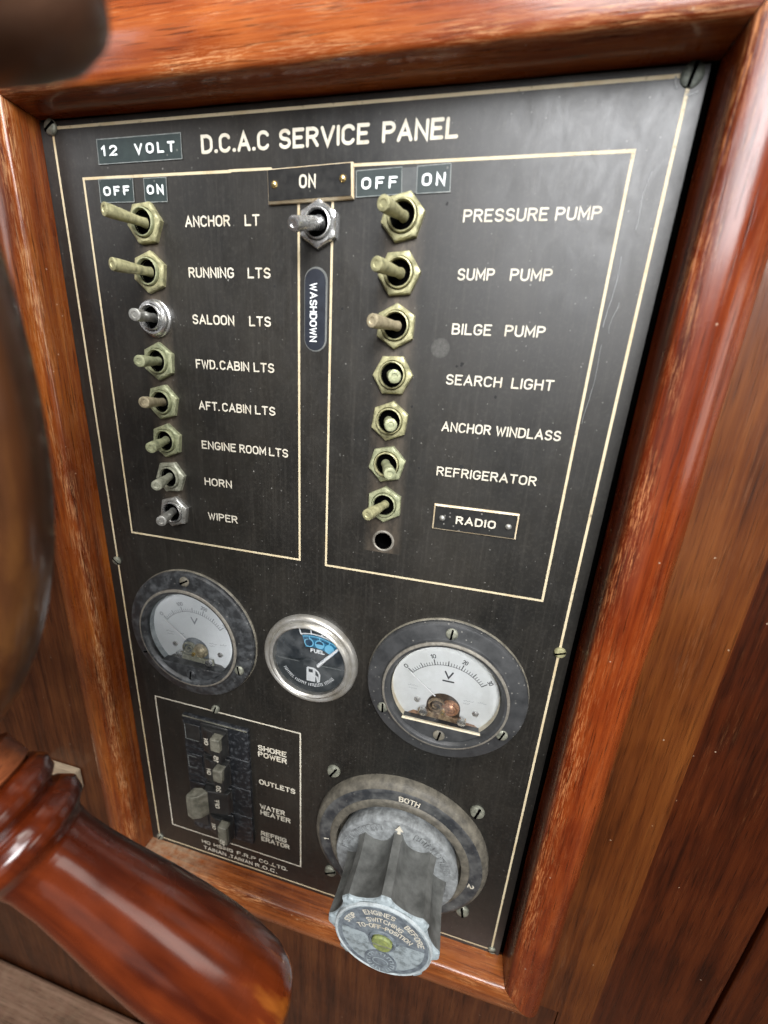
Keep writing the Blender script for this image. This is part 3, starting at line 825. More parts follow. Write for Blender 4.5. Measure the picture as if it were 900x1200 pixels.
# ------------------------------------------------------------------ stuck-on labels
TG = "embossed tape labels stuck on the panel"
def tape(name, label, poly, words, z, h, y0=0.0, mat_='tape', stroke=0.72, edge=True):
    xs_ = [p[0] for p in poly]
    zs_ = [p[1] for p in poly]
    t = empty(name, (sum(xs_) / 4, 0, sum(zs_) / 4), label, "label", TG)
    MB().prism(poly, y0 + 0.02, y0 + 0.30).build("tape_strip", M[mat_], t, smooth=0)
    if edge:
        MB().ribbon(poly, 0.30, y0 + 0.33, closed=True).build("tape_edge", M['tape_edge'], t, smooth=0)
    if words:
        m_ = MB()
        for w, x0, x1 in words:
            write(m_, w, x0, x1, z, h, stroke, y0 + 0.52, gap=0.55, thick=0.2)
        m_.build("embossed_lettering", M['emboss'], t, smooth=0)
    return t

tape("embossed_label", "dark green embossed tape reading 12 VOLT left of the panel title", [(21.9, -13.6), (62.2, -13.3), (62.4, -4.9), (22.1, -5.1)], [('12', 24.0, 31.8), ('VOLT', 40.4, 59.4)], -11.0, 3.6)
tape("embossed_label", "dark tape reading OFF above the ANCHOR LT switch", [(20.3, -27.2), (37.4, -27.3), (37.8, -18.9), (20.6, -18.8)], [('OFF', 22.6, 35.8)], -24.9, 3.4)
tape("embossed_label", "dark tape reading ON above the ANCHOR LT switch", [(42.9, -27.6), (53.7, -27.6), (54.0, -19.2), (43.2, -19.2)], [('ON', 44.4, 52.4)], -25.0, 3.4)
tape("embossed_label", "dark tape reading OFF above the PRESSURE PUMP switch", [(135.9, -28.3), (153.2, -27.8), (152.8, -19.6), (135.6, -20.1)], [('OFF', 137.8, 151.4)], -26.0, 3.7)
tape("blank_tape", "blank grey strip of tape between the OFF and ON tapes over the right column", [(153.4, -27.8), (158.5, -27.7), (158.2, -19.8), (153.1, -19.8)], None, 0, 0, 0.0, 'tape_clear', edge=False)
tape("embossed_label", "dark tape reading ON above and right of the PRESSURE PUMP switch", [(158.7, -27.8), (170.8, -27.6), (170.3, -19.2), (158.4, -19.6)], [('ON', 160.4, 168.8)], -25.7, 3.9)

def nameplate(label, poly, text, x0, x1, z, h, stroke, nails, nm, th=1.9, core='cream_core'):
    cx = sum(p[0] for p in poly) / 4
    cz = sum(p[1] for p in poly) / 4
    t = empty("name_plate", (cx, 0, cz), label, "name plate", "small engraved name plates on the panel")
    top = [(cx + (p[0] - cx) * (1 - 0.65 / abs(p[0] - cx)), cz + (p[1] - cz) * (1 - 0.65 / abs(p[1] - cz))) for p in poly]
    b_ = MB()
    b_.rings([[(x, 0, zz) for x, zz in poly], [(x, -th * .55, zz) for x, zz in poly], [(x, -th, zz) for x, zz in top]], True, True, True)
    b_.build("plate_core", M[core], t, smooth=0)
    MB().prism(top, th + 0.01, th + 0.12).build("plate_face", M['black_plate'], t, smooth=0)
    m_ = MB()
    write(m_, text, x0, x1, z, h, stroke, th + 0.16, gap=0.34)
    m_.build("engraved_lettering", M['letter'], t, smooth=0)
    for x, zz in nails:
        MB().lathe(x, zz, [(1.35, th), (1.25, th + .5), (0.7, th + .95), (0.02, th + 1.05)], 20, cap1=False).build("nail", M[nm], t)
    return t
nameplate("black plate reading ON held by two brass nails between the switch columns", [(100.2, -30.0), (135.1, -29.0), (134.6, -17.6), (100.0, -18.6)], 'ON', 113.6, 120.4, -25.5, 4.4, 0.75, [(103.4, -24.0), (131.0, -23.0)], 'gold')
nameplate("black plate reading RADIO with cream edge and two small nails", [(176.8, -154.4), (212.8, -154.4), (212.8, -142.9), (176.8, -142.9)], 'RADIO', 186.8, 203.8, -150.7, 3.7, 0.72, [(180.8, -148.9), (209.0, -148.9)], 'chrome_dull', 1.2)

t = empty("oval_sticker", (120, 0, -67), "navy oval sticker reading WASHDOWN upright below the chrome switch", "sticker")
def stadium(cx, cz, hw, hh, n=12):
    return [(cx + hw * math.cos(a), cz + hh - hw + hw * math.sin(a)) for a in [math.pi * i / n for i in range(n + 1)]] + \
           [(cx + hw * math.cos(a), cz - hh + hw + hw * math.sin(a)) for a in [math.pi + math.pi * i / n for i in range(n + 1)]]
MB().prism(stadium(120.0, -67.1, 5.0, 15.9), 0.01, 0.10).build("sticker_backing", M['sticker_edge'], t, smooth=0)
MB().prism(stadium(119.7, -67.2, 4.5, 15.3), 0.11, 0.20).build("sticker_face", M['navy'], t, smooth=0)
m_ = MB()
write(m_, 'WASHDOWN', 0, 22.2, 0, 3.2, 0.52, 0.24, xf=lambda a, b_: (117.4 + b_, -57.0 - a), gap=0.30)
m_.build("printed_lettering", M['white'], t, smooth=0)

# ------------------------------------------------------------------ the two volt meters
MG = "round volt meters on the panel"
def meter(label, cx, cz, body, edge, numbers, ink, num_ink, needle_ink, screws, unit_bar, aged):
    t = empty("volt_meter", (cx, 0, cz), label, "meter", MG)
    MB().lathe(cx, cz, [(39.9, 0.0), (39.9, 2.6), (39.3, 3.6), (38.3, 4.0), (32.6, 4.4), (31.6, 4.8), (31.0, 6.6), (30.0, 7.0), (28.8, 6.7), (27.6, 5.0), (26.9, 1.6), (26.8, 0.5)], 96, cap1=False).build("housing", body, t, smooth=30)
    MB().lathe(cx, cz, [(40.4, 0.0), (40.3, 0.8), (39.95, 1.2)], 96, cap1=False).build("dusty_edge", edge, t)
    MB().lathe(cx, cz, [(31.25, 6.3), (31.05, 6.75), (30.4, 7.06), (29.9, 7.08)], 96, cap1=False).build("rim_highlight_line", M['lip_and_highlight'], t)  # pale ring painting a highlight along the rim
    MB().lathe(cx, cz, [(27.2, 0.55), (0.02, 0.55)], 72, cap1=False).build("dial", M['dial'] if aged else M['dial_grey'], t)
    # cover over the lower part of the window, with the pointer adjusting screw
    zc = -18.6
    half = math.sqrt(27.4 ** 2 - zc ** 2)
    a0 = math.atan2(zc, half)
    poly = [(cx + 27.4 * math.cos(a), cz + 27.4 * math.sin(a)) for a in [a0 - (math.pi + 2 * a0) * i / 20 for i in range(21)]]
    MB().prism(poly, 0.6, 5.6).build("lower_cover", body, t, smooth=0, bevel=0.4)
    if not aged:
        MB().ribbon([(cx - half + .6, cz + zc + .3), (cx + half - .6, cz + zc + .3)], 0.8, 5.66, thick=1.2).build("dial_lip", M['dial_edge'], t, smooth=0)
    MB().lathe(cx, cz, [(26.75, 0.56), (26.85, 3.6)], 72, cap1=False).build("dial_wall", M['cap_rim'] if aged else M['dial_edge'], t)
    # scale
    px, pz, R = cx + 0.3, cz - 7.6, 25.2
    m_ = MB()
    n = 30
    for i in range(n + 1):
        a = math.radians(141 - 102 * i / n)
        l = 3.0 if i % 10 == 0 else (2.5 if i % 5 == 0 else 1.7)
        m_.ribbon([(px + (R - 3.2) * math.cos(a), pz + (R - 3.2) * math.sin(a)), (px + (R - 3.2 + l) * math.cos(a), pz + (R - 3.2 + l) * math.sin(a))], 0.30 if i % 5 else 0.5, 0.60)
    m_.ribbon([(px + (R - 3.2) * math.cos(math.radians(141 - 102 * i / 40)), pz + (R - 3.2) * math.sin(math.radians(141 - 102 * i / 40))) for i in range(41)], 0.28, 0.64)
    m_.build("scale_marks", ink, t, smooth=0)
    m_ = MB()
    for k, s in enumerate(numbers):
        a = 141 - 102 * k / (len(numbers) - 1)
        write_arc(m_, s, px, pz, R + 0.7, a, 2.0, 0.40, 0.60, 2.0 + 2.9 * (len(s) - 1) + (1.4 if s == '0' else 0))
    m_.build("scale_numbers", num_ink, t, smooth=0)
    m_ = MB()
    write(m_, 'V', cx - 1.2, cx + 3.4, cz + 6.8, 4.4, 0.85, 0.60)
    if unit_bar:
        m_.ribbon([(cx - 1.4, cz + 5.3), (cx + 3.8, cz + 5.3)], 0.9, 0.60)
    m_.build("unit_mark", ink, t, smooth=0)
    m_ = MB()
    for (x, z, w) in ((-18.5, -1.5, 5), (-18, -3.2, 4), (-9, -1.5, 2.4), (-7, -3.4, 1.6), (10, -4.0, 5), (10, -5.6, 2.6), (17, -3.5, 4)):
        u = x
        while u < x + w:
            m_.ribbon([(cx + u, cz + z), (cx + u + 0.45, cz + z + rng.choice((0, .5, -.3)))], 0.26, 0.61)
            u += 0.85
    m_.build("small_print", M['ink_faint'], t, smooth=0)
    # movement showing through the dial
    mv = [(px + 8.6 * math.cos(a), pz - 3 + 8.0 * math.sin(a)) for a in [math.pi * i / 20 for i in range(21)]] + [(px - 8.6, pz - 8.5), (px + 8.6, pz - 8.5)]
    MB().prism(mv, 0.56, 0.66).build("movement_opening", M['dark_brown'] if not aged else M['knob_dark'], t, smooth=0)
    metal = M['spring'] if not aged else M['brass_grey']
    warm = M['copper'] if not aged else M['brass_tan']
    sc_ = MB()
    pts = [(px - 3.6 + (4.6 - 0.42 * i / 3) * math.cos(0.5 + i * 0.42), pz - 2.4 + (4.4 - 0.42 * i / 3) * math.sin(0.5 + i * 0.42)) for i in range(26)]
    sc_.ribbon(pts, 0.9, 2.2, thick=1.2)
    sc_.build("hair_spring", metal, t)
    MB().lathe(px + 3.6, pz - 2.6, [(4.6, 0.7), (4.5, 1.5), (3.6, 2.4), (2.9, 2.2), (2.2, 2.9), (1.0, 3.3), (0.02, 3.4)], 28, cap1=False).build("coil", warm, t)
    MB().prism([(px - 12.8, pz - 9.4), (px - 12.2, pz - 6.0), (px - 8, pz - 5.0), (px - 6.2, pz - 6.4), (px - 1.6, pz - 6.0), (px - 1.4, pz - 2.2), (px + 1.5, pz - 2.4), (px + 1.8, pz - 6.2), (px + 6.4, pz - 7.2), (px + 12.0, pz - 6.4), (px + 12.6, pz - 10.2)], 1.2, 2.6).build("bridge", metal, t, smooth=0, bevel=0.3)
    MB().prism([(px - 17.5, pz - 10.9), (px - 15.0, pz - 9.0), (px - 4, pz - 9.6), (px + 6, pz - 9.2), (px + 16.5, pz - 9.9), (px + 18.0, pz - 10.9)], 0.7, 1.0).build("rusty_floor", M['rust'] if not aged else M['knob'], t, smooth=0)
    for sx in (-9.6, 9.9):
        MB().lathe(px + sx, pz - (6.8 if sx < 5 else 8.2), [(2.3, 1.5), (2.3, 3.2), (1.9, 3.7), (0.02, 3.9)], 20, cap1=False).build("bridge_screw", M['chrome'], t)
    MB().lathe(px + 0.1, pz - 4.6, [(1.2, 2.4), (1.1, 3.6), (0.02, 3.8)], 16, cap1=False).build("pivot_screw", M['gold'], t)
    for sx, sz2 in ((-13.5, -1.8), (16.2, -2.8)):
        MB().lathe(px + sx, pz + sz2, [(1.7, 0.56), (1.6, 1.1), (0.9, 1.5), (0.02, 1.55)], 18, cap1=False).build("dial_screw", M['chrome'], t)
    a = math.radians(140.5)
    n0, n1 = Vector((px + 6 * math.cos(a), -2.2, pz + 6 * math.sin(a))), Vector((px + 24.5 * math.cos(a), -2.2, pz + 24.5 * math.sin(a)))
    MB().spin(n0, n1, [(0, 0.32), ((n1 - n0).length, 0.22)], 8).build("needle", needle_ink, t)
    MB().lathe(cx, cz, [(27.0, 5.3), (14, 5.55), (0.02, 5.65)], 64, cap1=False).build("cover_glass", M['glass'], t)
    for x, z, m__, s in screws:
        screw(x, z, 2.9, 1.3, m__, t, s, "fixing_screw", 4.0)
    screw(cx, cz - 24.2, 3.0, 1.0, body if not unit_bar else M['bakelite_edge'], t, 80, "adjusting_screw", 5.6)
    return t

meter("chalky black round volt meter with misted white dial, left of the fuel gauge", 46.7, -238.4, M['bakelite_old'], M['bakelite_edge'], ['0', '100', '200', '300'], M['ink_faint'], M['ink_faint'], M['needle_white'],
      [(47.0, -203.0, M['bakelite_edge'], 30), (17.0, -254.0, M['bakelite_old'], 20), (77.5, -253.0, M['screw'], 100)], False, True)
meter("black round volt meter with clear 0 to 30 scale, right of the fuel gauge", 191.5, -239.0, M['bakelite'], M['bakelite_edge'], ['0', '10', '20', '30'], M['ink'], M['ink'], M['needle_white'],
      [(191.5, -204.0, M['screw'], 85), (161.2, -255.0, M['screw'], 90), (221.6, -255.2, M['screw'], 70)], True, False)

# ------------------------------------------------------------------ fuel gauge
gx, gz = 118.9, -238.0
t = empty("fuel_gauge", (gx, 0, gz), "small round fuel gauge with tarnished chrome bezel, blue band and white pointer", "gauge")
MB().lathe(gx, gz, [(26.7, 0), (26.7, 1.4), (26.4, 2.4), (25.8, 3.2), (25.0, 3.6), (24.2, 3.4), (23.7, 2.9), (23.45, 2.6), (23.2, 2.9), (22.9, 3.7), (22.3, 4.6), (21.5, 4.9), (20.9, 4.5), (20.4, 3.4), (20.2, 0.6)], 96, cap1=False).build("bezel", M['bezel'], t, smooth=50)
MB().lathe(gx, gz, [(20.4, 0.6), (0.02, 0.6)], 64, cap1=False).build("dial", M['gauge_face'], t)
pv = (121.0, -246.5)
def pol(r, a):
    return (pv[0] + r * math.cos(math.radians(a)), pv[1] + r * math.sin(math.radians(a)))
band = [pol(23.6, 107 - 56 * i / 16) for i in range(17)] + [pol(16.2, 51 + 56 * i / 16) for i in range(17)]
MB().prism(band, 0.61, 0.68).build("blue_band", M['blue'], t, smooth=0)
m_ = MB()
m_.ribbon([pol(24.3, 108 - 60 * i / 16) for i in range(17)], 0.75, 0.70)
for a in (108, 94, 80, 66, 48):
    m_.ribbon([pol(24.3, a), pol(27.2 if a not in (108, 48) else 28.2, a)], 0.8, 0.73)
m_.ribbon([pol(28.6, 109), pol(29.0, 110.5)], 1.3, 0.75)
m_.build("tick_marks", M['white'], t, smooth=0)
m_ = MB()
m_.ribbon([pol(22.9, 106 - 54 * i / 16) for i in range(17)], 0.45, 0.71)
for a in (97, 82, 67):
    m_.ribbon([pol(22.9, a), pol(21.4, a)], 0.5, 0.74)
m_.build("band_scale", M['blue_light'], t, smooth=0)
for k, a in enumerate((99, 80.5, 63)):
    c = pol(18.9, a)
    MB().prism([(c[0] + 2.7 * math.cos(q_), c[1] + 2.7 * math.sin(q_)) for q_ in [2 * math.pi * i / 24 for i in range(24)]], 0.70, 0.76).build("tank_symbol", M['blue_light'], t, smooth=0)
    lev = (0.95, 0.35, 0.0)[k]
    if lev > 0:
        if k == 0:
            pts = [(c[0] + 2.1 * math.cos(q_), c[1] + 2.1 * math.sin(q_)) for q_ in [2 * math.pi * i / 20 for i in range(20)]]
        else:
            pts = [(c[0] + 2.1 * math.cos(q_), c[1] + 0.1 + 1.9 * math.sin(q_)) for q_ in [math.pi * i / 12 for i in range(13)]]
        MB().prism(pts, 0.77, 0.80).build("tank_level", M['blue_dark'], t, smooth=0)
m_ = MB()
for a in (103, 100, 92, 88, 77, 73, 70):
    c = pol(21.5, a)
    m_.ribbon([(c[0] - .45, c[1]), (c[0] + .45, c[1] + .1)], 0.7, 0.79)
m_.build("band_print", M['blue_dark'], t, smooth=0)
m_ = MB()
write(m_, 'FUEL', 118.9, 127.0, -233.6, 2.5, 0.62, 0.72)
m_.build("printed_lettering", M['white'], t, smooth=0)
low = [(gx + 20.2 * math.cos(a), gz - 1.4 + 0.0 + 20.2 * math.sin(a) * 0.93) for a in [math.pi + math.pi * i / 28 for i in range(29)]]
low += [(gx + 5.5, gz - 1.4), (gx + 4.5, gz - 0.3), (gx + 1.5, gz + 0.8), (gx - 2, gz + 0.6), (gx - 4.5, gz - 0.4), (gx - 5.5, gz - 1.4)]
MB().prism(low, 0.7, 2.2).build("lower_mask", M['gauge_face2'], t, smooth=0, bevel=0.3)
MB().ribbon([(gx - 18, gz - 1.7), (gx - 5.8, gz - 1.7)], 0.35, 2.25).build("mask_edge", M['tape_edge'], t, smooth=0)
MB().ribbon([(gx + 6, gz - 1.7), (gx + 18, gz - 1.7)], 0.35, 2.25).build("mask_edge", M['tape_edge'], t, smooth=0)
p0, p1 = Vector((pv[0] + 3.2, -3.0, pv[1] + 7.0)), Vector((pv[0] + 14.2, -3.0, pv[1] + 19.8))
d_ = (p1 - p0)
MB().spin(p0, p1, [(0, 1.05), (d_.length * .96, 0.7), (d_.length, 0.4)], 12).build("pointer", M['needle_white'], t)
# pump symbol
ux, uz = 120.3, -246.0
m_ = MB()
m_.prism([(ux - 2.9, uz - 5.0), (ux + 2.2, uz - 5.0), (ux + 2.2, uz + 3.4), (ux + 1.4, uz + 4.1), (ux - 2.2, uz + 4.1), (ux - 2.9, uz + 3.4)], 2.25, 2.31)
m_.ribbon([(ux + 2.0, uz + 3.3), (ux + 3.7, uz + 1.9), (ux + 4.6, uz + 0.2), (ux + 4.4, uz - 4.0), (ux + 3.6, uz - 4.5), (ux + 3.2, uz - 1.6), (ux + 2.0, uz - 0.9)], 1.0, 2.30)
m_.build("pump_symbol", M['white'], t, smooth=0)
MB().prism([(ux - 1.7, uz + 0.9), (ux + 0.7, uz + 0.9), (ux + 0.7, uz + 2.9), (ux - 1.7, uz + 2.9)], 2.32, 2.35).build("pump_window", M['gauge_face'], t, smooth=0)
m_ = MB()
a = 208.0
while a < 330:
    if not (262 < a < 266 or 236 < a < 239 or 300 < a < 303):
        c = math.radians(a)
        q_ = rng.choice((0, 1, 2))
        r0, r1 = 15.2, 16.8
        P_ = lambda r, da: (gx + r * math.cos(c + math.radians(da)), gz + r * 0.96 * math.sin(c + math.radians(da)))
        m_.ribbon([P_(r0, 0), P_(r1, 0)], 0.40, 2.26)
        if q_:
            m_.ribbon([P_(r0 if q_ == 1 else r1, 0), P_(r0 if q_ == 1 else r1, 2.2)], 0.36, 2.28)
    a += 3.6
m_.build("small_print", M['white'], t, smooth=0)
MB().lathe(gx, gz, [(20.6, 3.9), (10, 4.1), (0.02, 4.15)], 64, cap1=False).build("cover_glass", M['glass'], t)

# ------------------------------------------------------------------ circuit breakers
BG = "circuit breakers stacked in the lower left box"
bx0, bx1 = 33.6, 79.2
pitch = 24.35
amps = ['15', '15', '20', '15']
blab = ["top circuit breaker beside the SHORE POWER lettering, its olive handle thrown right",
        "circuit breaker beside the OUTLETS lettering, its olive handle thrown right",
        "circuit breaker beside the WATER HEATER lettering, its big olive handle thrown left",
        "lowest circuit breaker beside the REFRIG ERATOR lettering, its grey handle hanging right"]
MB_frame = MB()
for i in range(4):
    zt = -298.6 - pitch * i
    zb = zt - pitch + 0.3
    zm = (zt + zb) / 2
    t = empty("circuit_breaker", (56, 0, zm), blab[i], "breaker", BG)
    MB().box(bx0, bx1, -2.4, 1.0, zb, zt).build("housing", M['breaker'], t, bevel=0.5)
    MB().box(bx0 + 1.0, bx0 + 12.5, -3.0, -2.4, zm - 6.5, zm + 6.5).build("side_pad", M['breaker_dark'] if i in (0, 3) else M['breaker'], t, bevel=0.3)
    if i < 2:
        s_ = 5.6 - i
        MB().ribbon([(bx0 + 2.0, zm + s_), (bx0 + 2.0, zm - s_), (bx0 + 11.0, zm - s_)] if i == 0 else [(bx0 + 8.0, zm + s_), (bx0 + 2.0, zm + s_), (bx0 + 2.0, zm - s_), (bx0 + 8.0, zm - s_)], 0.5, 3.06).build("moulded_outline", M['tape_edge'], t, smooth=0)
    if i == 0:
        MB().ribbon([(bx0 + .6, zt - .5), (bx1 - .6, zt - .5)], 0.9, 2.44).build("worn_top_edge", M['tip'], t, smooth=0)
    MB().box(bx0 + 14, bx1 - 13, -3.6, -2.4, zm - 10.6, zm + 10.6).build("handle_surround", M['breaker_dark'], t, bevel=0.5)
    # handle: rocker drum with a lever thrown to one side
    hw = 9.6 if i != 3 else 8.2
    if i != 2:
        prof = [(48.5, 3.6), (50.2, 5.2), (54.0, 6.2), (57.6, 6.4), (59.6, 10.6), (65.4, 10.4), (66.0, 7.0), (66.2, 3.6)]
    else:
        prof = [(47.5, 3.6), (48.5, 7.4), (52.0, 8.2), (58.5, 7.0), (65.0, 6.2), (66.0, 3.6)]
    n = len(prof)
    v = [(x, -h, zm + hw - 0.6) for x, h in prof] + [(x, -h, zm - hw) for x, h in prof]
    f = [tuple(range(n)), tuple(range(2 * n - 1, n - 1, -1))] + [(j, (j + 1) % n, n + (j + 1) % n, n + j) for j in range(n)]
    hd = MB().add(v, f).build("handle", M['breaker_dark'], t, smooth=0, bevel=0.6)
    if i == 2:
        prof = [(47.0, 6.6), (42.0, 8.2), (39.6, 12.4), (40.4, 14.2), (44.5, 14.6), (49.0, 12.6), (52.5, 8.3)]
        n = len(prof)
        v = [(x, -h, zm + hw - 0.2 - (1.5 if x < 42 else 0)) for x, h in prof] + [(x, -h, zm - hw + (1.0 if x < 42 else -0.3)) for x, h in prof]
        f = [tuple(range(n)), tuple(range(2 * n - 1, n - 1, -1))] + [(j, (j + 1) % n, n + (j + 1) % n, n + j) for j in range(n)]
        MB().add(v, f).build("handle_tip", M['tip'], hd, smooth=0, bevel=0.7)
    if i != 2:
        MB().box(59.4, 65.7, -11.4, -6.2, zm + (0.2 if i != 3 else -5.6), zm + 9.4).build("handle_tip", M['tip'], hd, bevel=0.6)
        m_ = MB()
        write(m_, ('15', '20', '', '15')[i], 0, 5.2, 0, 3.4, 0.7, 11.5 if i == 3 else 10.75, xf=lambda a_, b_, z_=zm: (60.8 + b_, z_ - (8.4 if z_ > -380 else 6.0) + a_))
        m_.build("amp_lettering", M['letter'], hd, smooth=0)
    m_ = MB()
    if i == 2:
        write(m_, 'OFF', 0, 8.0, 0, 3.4, 0.7, 7.5, xf=lambda a_, b_, z_=zm: (56.2 + b_, z_ - 4.0 + a_))
    else:
        write(m_, 'ON', 0, 5.2, 0, 3.0, 0.7, 6.3, xf=lambda a_, b_, z_=zm: (51.4 + b_, z_ - 2.5 + a_))
    m_.build("handle_lettering", M['letter'], hd, smooth=0)

# ------------------------------------------------------------------ battery selector switch
sx_, sz_ = 176.6, -356.2
t = empty("battery_switch", (sx_, 0, sz_), "big round battery selector with weathered grey fluted knob at the foot of the panel", "switch")
MB().lathe(sx_, sz_, [(51.6, 0.0), (51.6, 3.4), (51.0, 4.6), (50.2, 5.0), (48.6, 6.4), (47.0, 6.9), (46.0, 6.7), (42.5, 6.7), (41.0, 6.8)], 110, cap1=False).build("flange", M['flange'], t)
MB().lathe(sx_, sz_, [(52.0, 0.02), (51.9, 2.6), (51.5, 4.2), (50.9, 4.95), (50.0, 5.75), (48.6, 6.5)], 110, cap1=False).build("flange_edge", M['flange_dust'], t)
MB().lathe(sx_, sz_, [(41.7, 6.6), (41.2, 7.5), (40.2, 7.9), (38.0, 8.0), (37.1, 7.6), (36.7, 6.6), (36.6, 2.0), (34.0, 1.6)], 110, cap1=False).build("inner_rim", M['flange_dust'], t)
for tx, am, hh, wd in (('BOTH', 85, 3.2, 14.5), ('2', -9, 2.8, 3.2), ('1', 186, 2.8, 1.0), ('OFF', 270, 3.2, 11)):
    m_ = MB()
    write_arc(m_, tx, sx_, sz_, 42.6, am, hh, 0.70, 7.0, wd)
    m_.build("printed_lettering", M['letter'], t, smooth=0)
kb = MB()
kb.lathe(sx_, sz_, [(34.0, 3.0), (35.6, 10.0), (35.6, 12.0), (35.0, 13.2), (34.0, 13.6), (24, 14.2), (20, 14.2)], 110, cap1=False)
kn = kb.build("knob_disc", M['disc'], t)
m_ = MB()
write_arc(m_, 'SELECT', sx_, sz_, 28.6, 131, 3.4, 0.75, 14.15, 42)
write_arc(m_, '2 ON 2'.replace(' ', '.'), sx_, sz_, 28.6, 52, 3.4, 0.75, 14.15, 40)
m_ = MB()
rng2 = random.Random(11)
for a in list(range(108, 170, 6)) + list(range(14, 74, 6)):
    ca = math.radians(a)
    r0, r1 = 28.8, 32.2
    k = rng2.choice((0, 1, 2))
    P_ = lambda r, da: (sx_ + r * math.cos(ca + math.radians(da)), sz_ + r * math.sin(ca + math.radians(da)))
    m_.ribbon([P_(r0, 0), P_(r1, 0)], 0.9, 14.35, thick=0.4)
    m_.ribbon([P_(r1, -.3), P_(r1, 3.4)] if k else [P_(r0, -.3), P_(r0, 3.4)], 0.8, 14.38, thick=0.4)
    if k == 2:
        m_.ribbon([P_(r0, 3.4), P_(r1, 3.4)], 0.8, 14.41, thick=0.4)
m_.build("raised_lettering", M['disc'], kn, smooth=0)
ax_ = (sx_ + 0.6, sz_)
m_ = MB()
m_.ribbon([(ax_[0], ax_[1] + 26), (ax_[0], ax_[1] + 31.5)], 1.8, 14.5)
m_.prism([(ax_[0] - 2.3, ax_[1] + 30.6), (ax_[0] + 2.3, ax_[1] + 30.6), (ax_[0], ax_[1] + 34.4)], 14.2, 14.52)
m_.build("white_arrow", M['letter'], kn, smooth=0)
# fluted knob: ten rounded flutes, a narrow waist at the foot
def flute(a, h):
    t = ((a - math.pi / 2) / (2 * math.pi / 8)) % 1.0        # 0 on a ridge, 0.5 in a valley
    t = abs(t - 0.5) * 2.0
    k = max(0.0, 1.0 - (t / 0.76) ** 2)
    depth = 0.25 - 0.115 * min(1.0, max(0.0, (h - 14) / 29.0))
    return 1.0 - depth * k ** 0.55
kp = [(29.0, 13.2), (28.6, 14.6), (28.0, 18), (27.7, 22), (27.7, 26), (27.8, 30), (28.0, 34), (28.3, 38), (28.5, 41), (28.6, 43.6)]
kf = [(28.6, 43.6), (28.4, 44.4), (27.6, 45.0), (26.6, 45.3), (0.02, 45.3)]
MB().lathe(sx_ + 0.4, sz_ - 0.3, kp, 240, cap1=False, rfun=flute).build("fluted_knob", M['knob'], t, smooth=24)
MB().lathe(sx_ + 0.4, sz_ - 0.3, kf, 240, cap1=False, rfun=flute).build("knob_end", M['knob_face'], t, smooth=24)
fx, fz = sx_ + 0.8, sz_ - 0.4
cap = MB().lathe(fx, fz, [(24.2, 45.35), (24.2, 45.8), (23.6, 46.0), (0.02, 46.0)], 90, cap1=False).build("knob_cap", M['knob_face'], t)
MB().lathe(fx, fz, [(24.9, 45.25), (24.7, 46.1), (24.2, 46.35), (23.6, 46.1), (23.5, 45.9)], 90, cap1=False).build("cap_rim", M['cap_rim'], cap)
half = [(fx + r * math.cos(a), fz + r * math.sin(a)) for r, a in [(23.0, math.radians(5 + 170 * i / 40)) for i in range(41)]] + [(fx - 9, fz + 1.5), (fx - 5.6, fz - 3), (fx + 5.6, fz - 3), (fx + 9, fz + 1.5)]
MB().prism(half, 46.0, 46.12).build("dark_print", M['knob_dark'], cap, smooth=0)
m_ = MB()
pr = [(23.0, 46.05), (23.0, 46.14), (21.0, 46.14), (21.0, 46.05)]
m_.lathe(fx, fz, pr, 80, cap1=False)
m_.build("dark_ring", M['knob_dark'], cap, smooth=0)
for tx, dz_, r_, am, hh, wd in (('STOP', 0, 18.4, 150, 2.7, 22), ('ENGINES', 0, 18.4, 98, 2.7, 46), ('BEFORE', 0, 18.4, 36, 2.7, 42), ('SWITCHING', 0, 13.6, 88, 2.6, 72), ('TO-OFF-POSITION', -14, 22.6, 88, 2.6, 68)):
    m_ = MB()
    write_arc(m_, tx, fx, fz + dz_, r_, am, hh, 0.55, 46.18, wd)
    m_.build("printed_lettering", M['letter'], cap, smooth=0)
MB().lathe(fx, fz, [(7.2, 46.0), (7.0, 46.7), (6.0, 46.9), (5.6, 46.4)], 40, cap1=False).build("screw_well", M['knob_dark'], cap)
s_ = MB().lathe(fx, fz, [(5.2, 46.0), (5.2, 47.2), (4.6, 47.9), (0.02, 48.1)], 32, cap1=False).build("centre_screw", M['green_screw'], cap)
MB().prism([(fx - 4.6, fz - 0.5), (fx + 4.6, fz - 0.1), (fx + 4.6, fz + 0.5), (fx - 4.6, fz + 0.1)], 47.5, 48.13).build("screw_slot", M['screw'], s_, smooth=0)
ez = fz - 16.2
em = MB().lathe(fx, ez, [(8.4, 46.0), (8.4, 46.25), (0.02, 46.25)], 48, cap1=False).build("round_emblem", M['knob_dark'], cap)
m_ = MB()
a = 0
while a < 360:
    ca = math.radians(a)
    m_.ribbon([(fx + 5.4 * math.cos(ca), ez + 5.4 * math.sin(ca)), (fx + 7.2 * math.cos(ca), ez + 7.2 * math.sin(ca))], 0.6, 46.3)
    if (a // 18) % 3:
        m_.ribbon([(fx + 7.1 * math.cos(ca), ez + 7.1 * math.sin(ca)), (fx + 7.1 * math.cos(ca + .2), ez + 7.1 * math.sin(ca + .2))], 0.5, 46.32)
    a += 18
m_.ribbon([(fx + 3.9 * math.cos(q_), ez + 2.6 * math.sin(q_)) for q_ in [2 * math.pi * i / 24 for i in range(24)]], 0.5, 46.34, closed=True)
m_.build("emblem_print", M['knob_face'], em, smooth=0)

